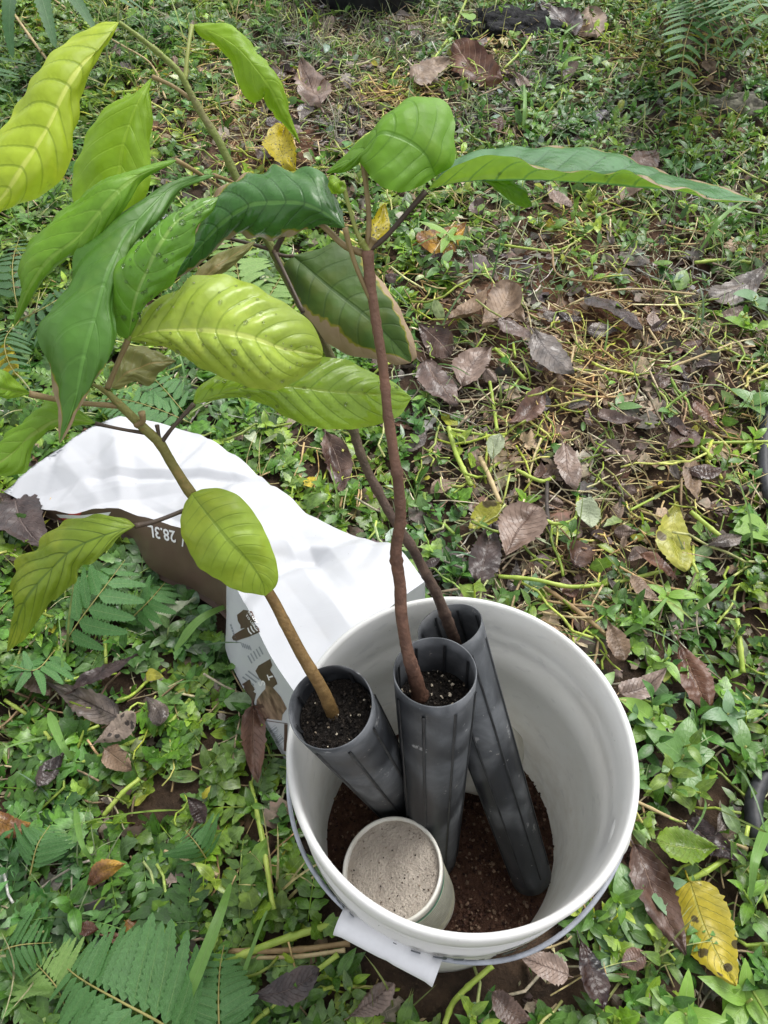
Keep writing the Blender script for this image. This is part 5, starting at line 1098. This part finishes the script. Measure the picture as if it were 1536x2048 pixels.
# ------------------------------------------------------------------ hose, pot, charred lump, stone
hp = cr([GP(x, y, .02) for x, y in [(1600, 700), (1545, 790), (1530, 880), (1538, 970), (1580, 1080), (1640, 1280), (1600, 1450), (1520, 1575), (1512, 1640), (1545, 1720), (1620, 1800)]], 200)
V, Q, l = tube(hp, .0115+.0007*np.sin(np.arange(200)*2.2), 14); tag(mk('garden_hose', V, Q, M['black_plastic'], None, l, origin=hp[100]), 'black hose looping in and out of the right edge', 'hose')
pc = GP(735, 44); dpt = .24; pc = pc+np.array([0, dpt, 0])
pot = thing('nursery_pot', tuple(pc), 'big black plastic pot cut off by the top edge', 'pot')
V, Q = lathe([(.0001, 0), (.185, 0), (.19, .01), (.215, .2), (.222, .202), (.224, .225), (.214, .226), (.205, .2), (.182, .02), (.0001, .02)], 64, pc); mk('pot_wall', V, Q, M['black_plastic'], pot)
V, Q = soil_disc(pc+np.array([0, 0, .19]), .203, .008, 4., None, 14, 48); mk('pot_soil', V, Q, M['tube_soil'], pot)
def lump(name, x, y, r, sc, mat, label, cat, seed):
    c = GP(x, y); V = []; nu, nv = 26, 40
    for i in range(nu):
        for j in range(nv):
            a, b = math.pi*i/(nu-1), 2*math.pi*j/nv; d = Vector((math.sin(a)*math.cos(b), math.sin(a)*math.sin(b), math.cos(a)))
            k = 1+.35*noise.noise(d*1.6+Vector((seed, 0, 0)))+.3*noise.noise(d*5+Vector((0, seed, 0))); V.append(c+np.array(d)*r*k*np.array(sc))
    tag(mk(name, np.array(V), grid_quads(nu, nv, True), mat, None, origin=c), label, cat)
lump('charred_lump', 930, 75, .05, (1.1, .8, .75), M['char'], 'charred black lump left of the dark soil heap at the top', 'charred wood', 1.)
lump('charred_lump', 1030, 52, .11, (1.5, 1, .3), M['char'], 'low heap of black charred scraps at the top edge', 'charred wood', 5.)
lump('stone', 1470, 218, .06, (1.5, .8, .6), M['stone'], 'lichen-spotted stone below the fern at right', 'stone', 3.)
# ------------------------------------------------------------------ ground cover nobody could count
GREENS = [(.09, .20, .022), (.13, .26, .03), (.07, .17, .025), (.18, .31, .03), (.055, .135, .022), (.13, .24, .05), (.24, .36, .045), (.10, .22, .045), (.16, .27, .08)]
tm = lambda f, n, s: [f(np.random.default_rng(s*100+i)) for i in range(n)]
big = dict(smin=.65, smax=1.35)
bareness = lambda x, y: np.clip(lush(x, y)*1.3-.3, .02, 1)
scatter('weed_cover_leafy', 'mixed low leafy weeds covering the ground', 'weeds', tm(sprig_day, 14, 1), sample(4300, lambda x, y: bareness(x, y)*(.45+.55*(x > 700))), GREENS, M['weed'], **big)
scatter('weed_cover_toothed', 'low toothed weeds covering the ground', 'weeds', tm(sprig_tooth, 16, 2), sample(10500, lambda x, y: bareness(x, y)*(1-.5*((x > 850)))), GREENS, M['weed'], **big)
scatter('weed_cover_ferny', 'ferny pinnate weeds covering the ground', 'weeds', tm(sprig_pin, 10, 3), sample(3000, lambda x, y: bareness(x, y)**2*np.clip(1.1-x/1100, .08, 1)), GREENS[:6], M['weed'])
scatter('leaf_clippings', 'loose green leaf clippings strewn over the ground', 'clippings', tm(sprig_loose, 20, 4), sample(4800, lambda x, y: .13+.87*lush(x, y), supp=False), GREENS+[(.30, .36, .2), (.24, .31, .15), (.35, .34, .04), (.36, .42, .28)], M['weed'], .5, .7, 1.5, zoff=.008)
scatter('grass_blades', 'thin green grass blades among the weeds', 'grass', tm(blade, 14, 5), sample(1100, lambda x, y: lush(x, y)*.6+.3, .32), [(.11, .22, .04), (.15, .27, .06), (.12, .2, .08), (.24, .30, .08)], M['grass'])
scatter('grass_tufts', 'fine grass tufts among the weeds', 'grass', tm(tuft, 14, 6), sample(1500, lambda x, y: .2+.95*blob(x, y, 700, 90, 450, 140)+.6*blob(x, y, 1450, 480, 150, 120)), [(.13, .21, .04), (.2, .26, .07), (.34, .35, .15), (.42, .37, .2)], M['grass'], .35, .8, 1.6)
scatter('stalk_clippings', 'short cut green stalks strewn over the ground', 'clippings', tm(lambda r: bent(r, .03, .13, .0018, 5, 1.5), 22, 7), sample(2300, lambda x, y: .3+.9*dry(x, y), supp=False), [(.30, .38, .045), (.38, .45, .09), (.24, .33, .04), (.45, .46, .15)], M['stalk'], .18, zoff=.014)
scatter('straw', 'dry tan straw scattered on the bare soil', 'straw', tm(lambda r: bent(r, .02, .11, .0014, 4, .7), 24, 8), sample(7500, lambda x, y: dry(x, y), supp=False), [(.52, .42, .24), (.42, .31, .16), (.62, .54, .36), (.3, .2, .11), (.22, .15, .095)], M['straw'], .16, zoff=.007)
scatter('leaf_litter', 'broken brown leaf bits on the bare soil', 'leaf litter', tm(frag, 30, 9), sample(5200, lambda x, y: .10+.9*dry(x, y)), [(.10, .06, .05), (.15, .10, .08), (.21, .145, .11), (.06, .04, .035), (.27, .19, .13), (.16, .085, .055), (.32, .26, .2)], M['litter'], .35, zoff=.005)
flake = lambda r: comp([(leaf_t(r.uniform(.005, .018), r.uniform(.0015, .006), 'rou', 2, .3, r.uniform(-1, 1)), rot(0, r.uniform(-.3, .3), r.uniform(-.5, .5)), np.array([0, 0, .002]), ONE)])
scatter('soil_crumbs', 'loose soil crumbs and chaff on the bare ground', 'crumbs', tm(flake, 24, 10), sample(16000, lambda x, y: .05+.95*dry(x, y), supp=False), [(.10, .06, .04), (.06, .035, .025), (.38, .29, .17), (.2, .125, .075), (.48, .4, .26)], M['straw'], .25, zoff=.004)
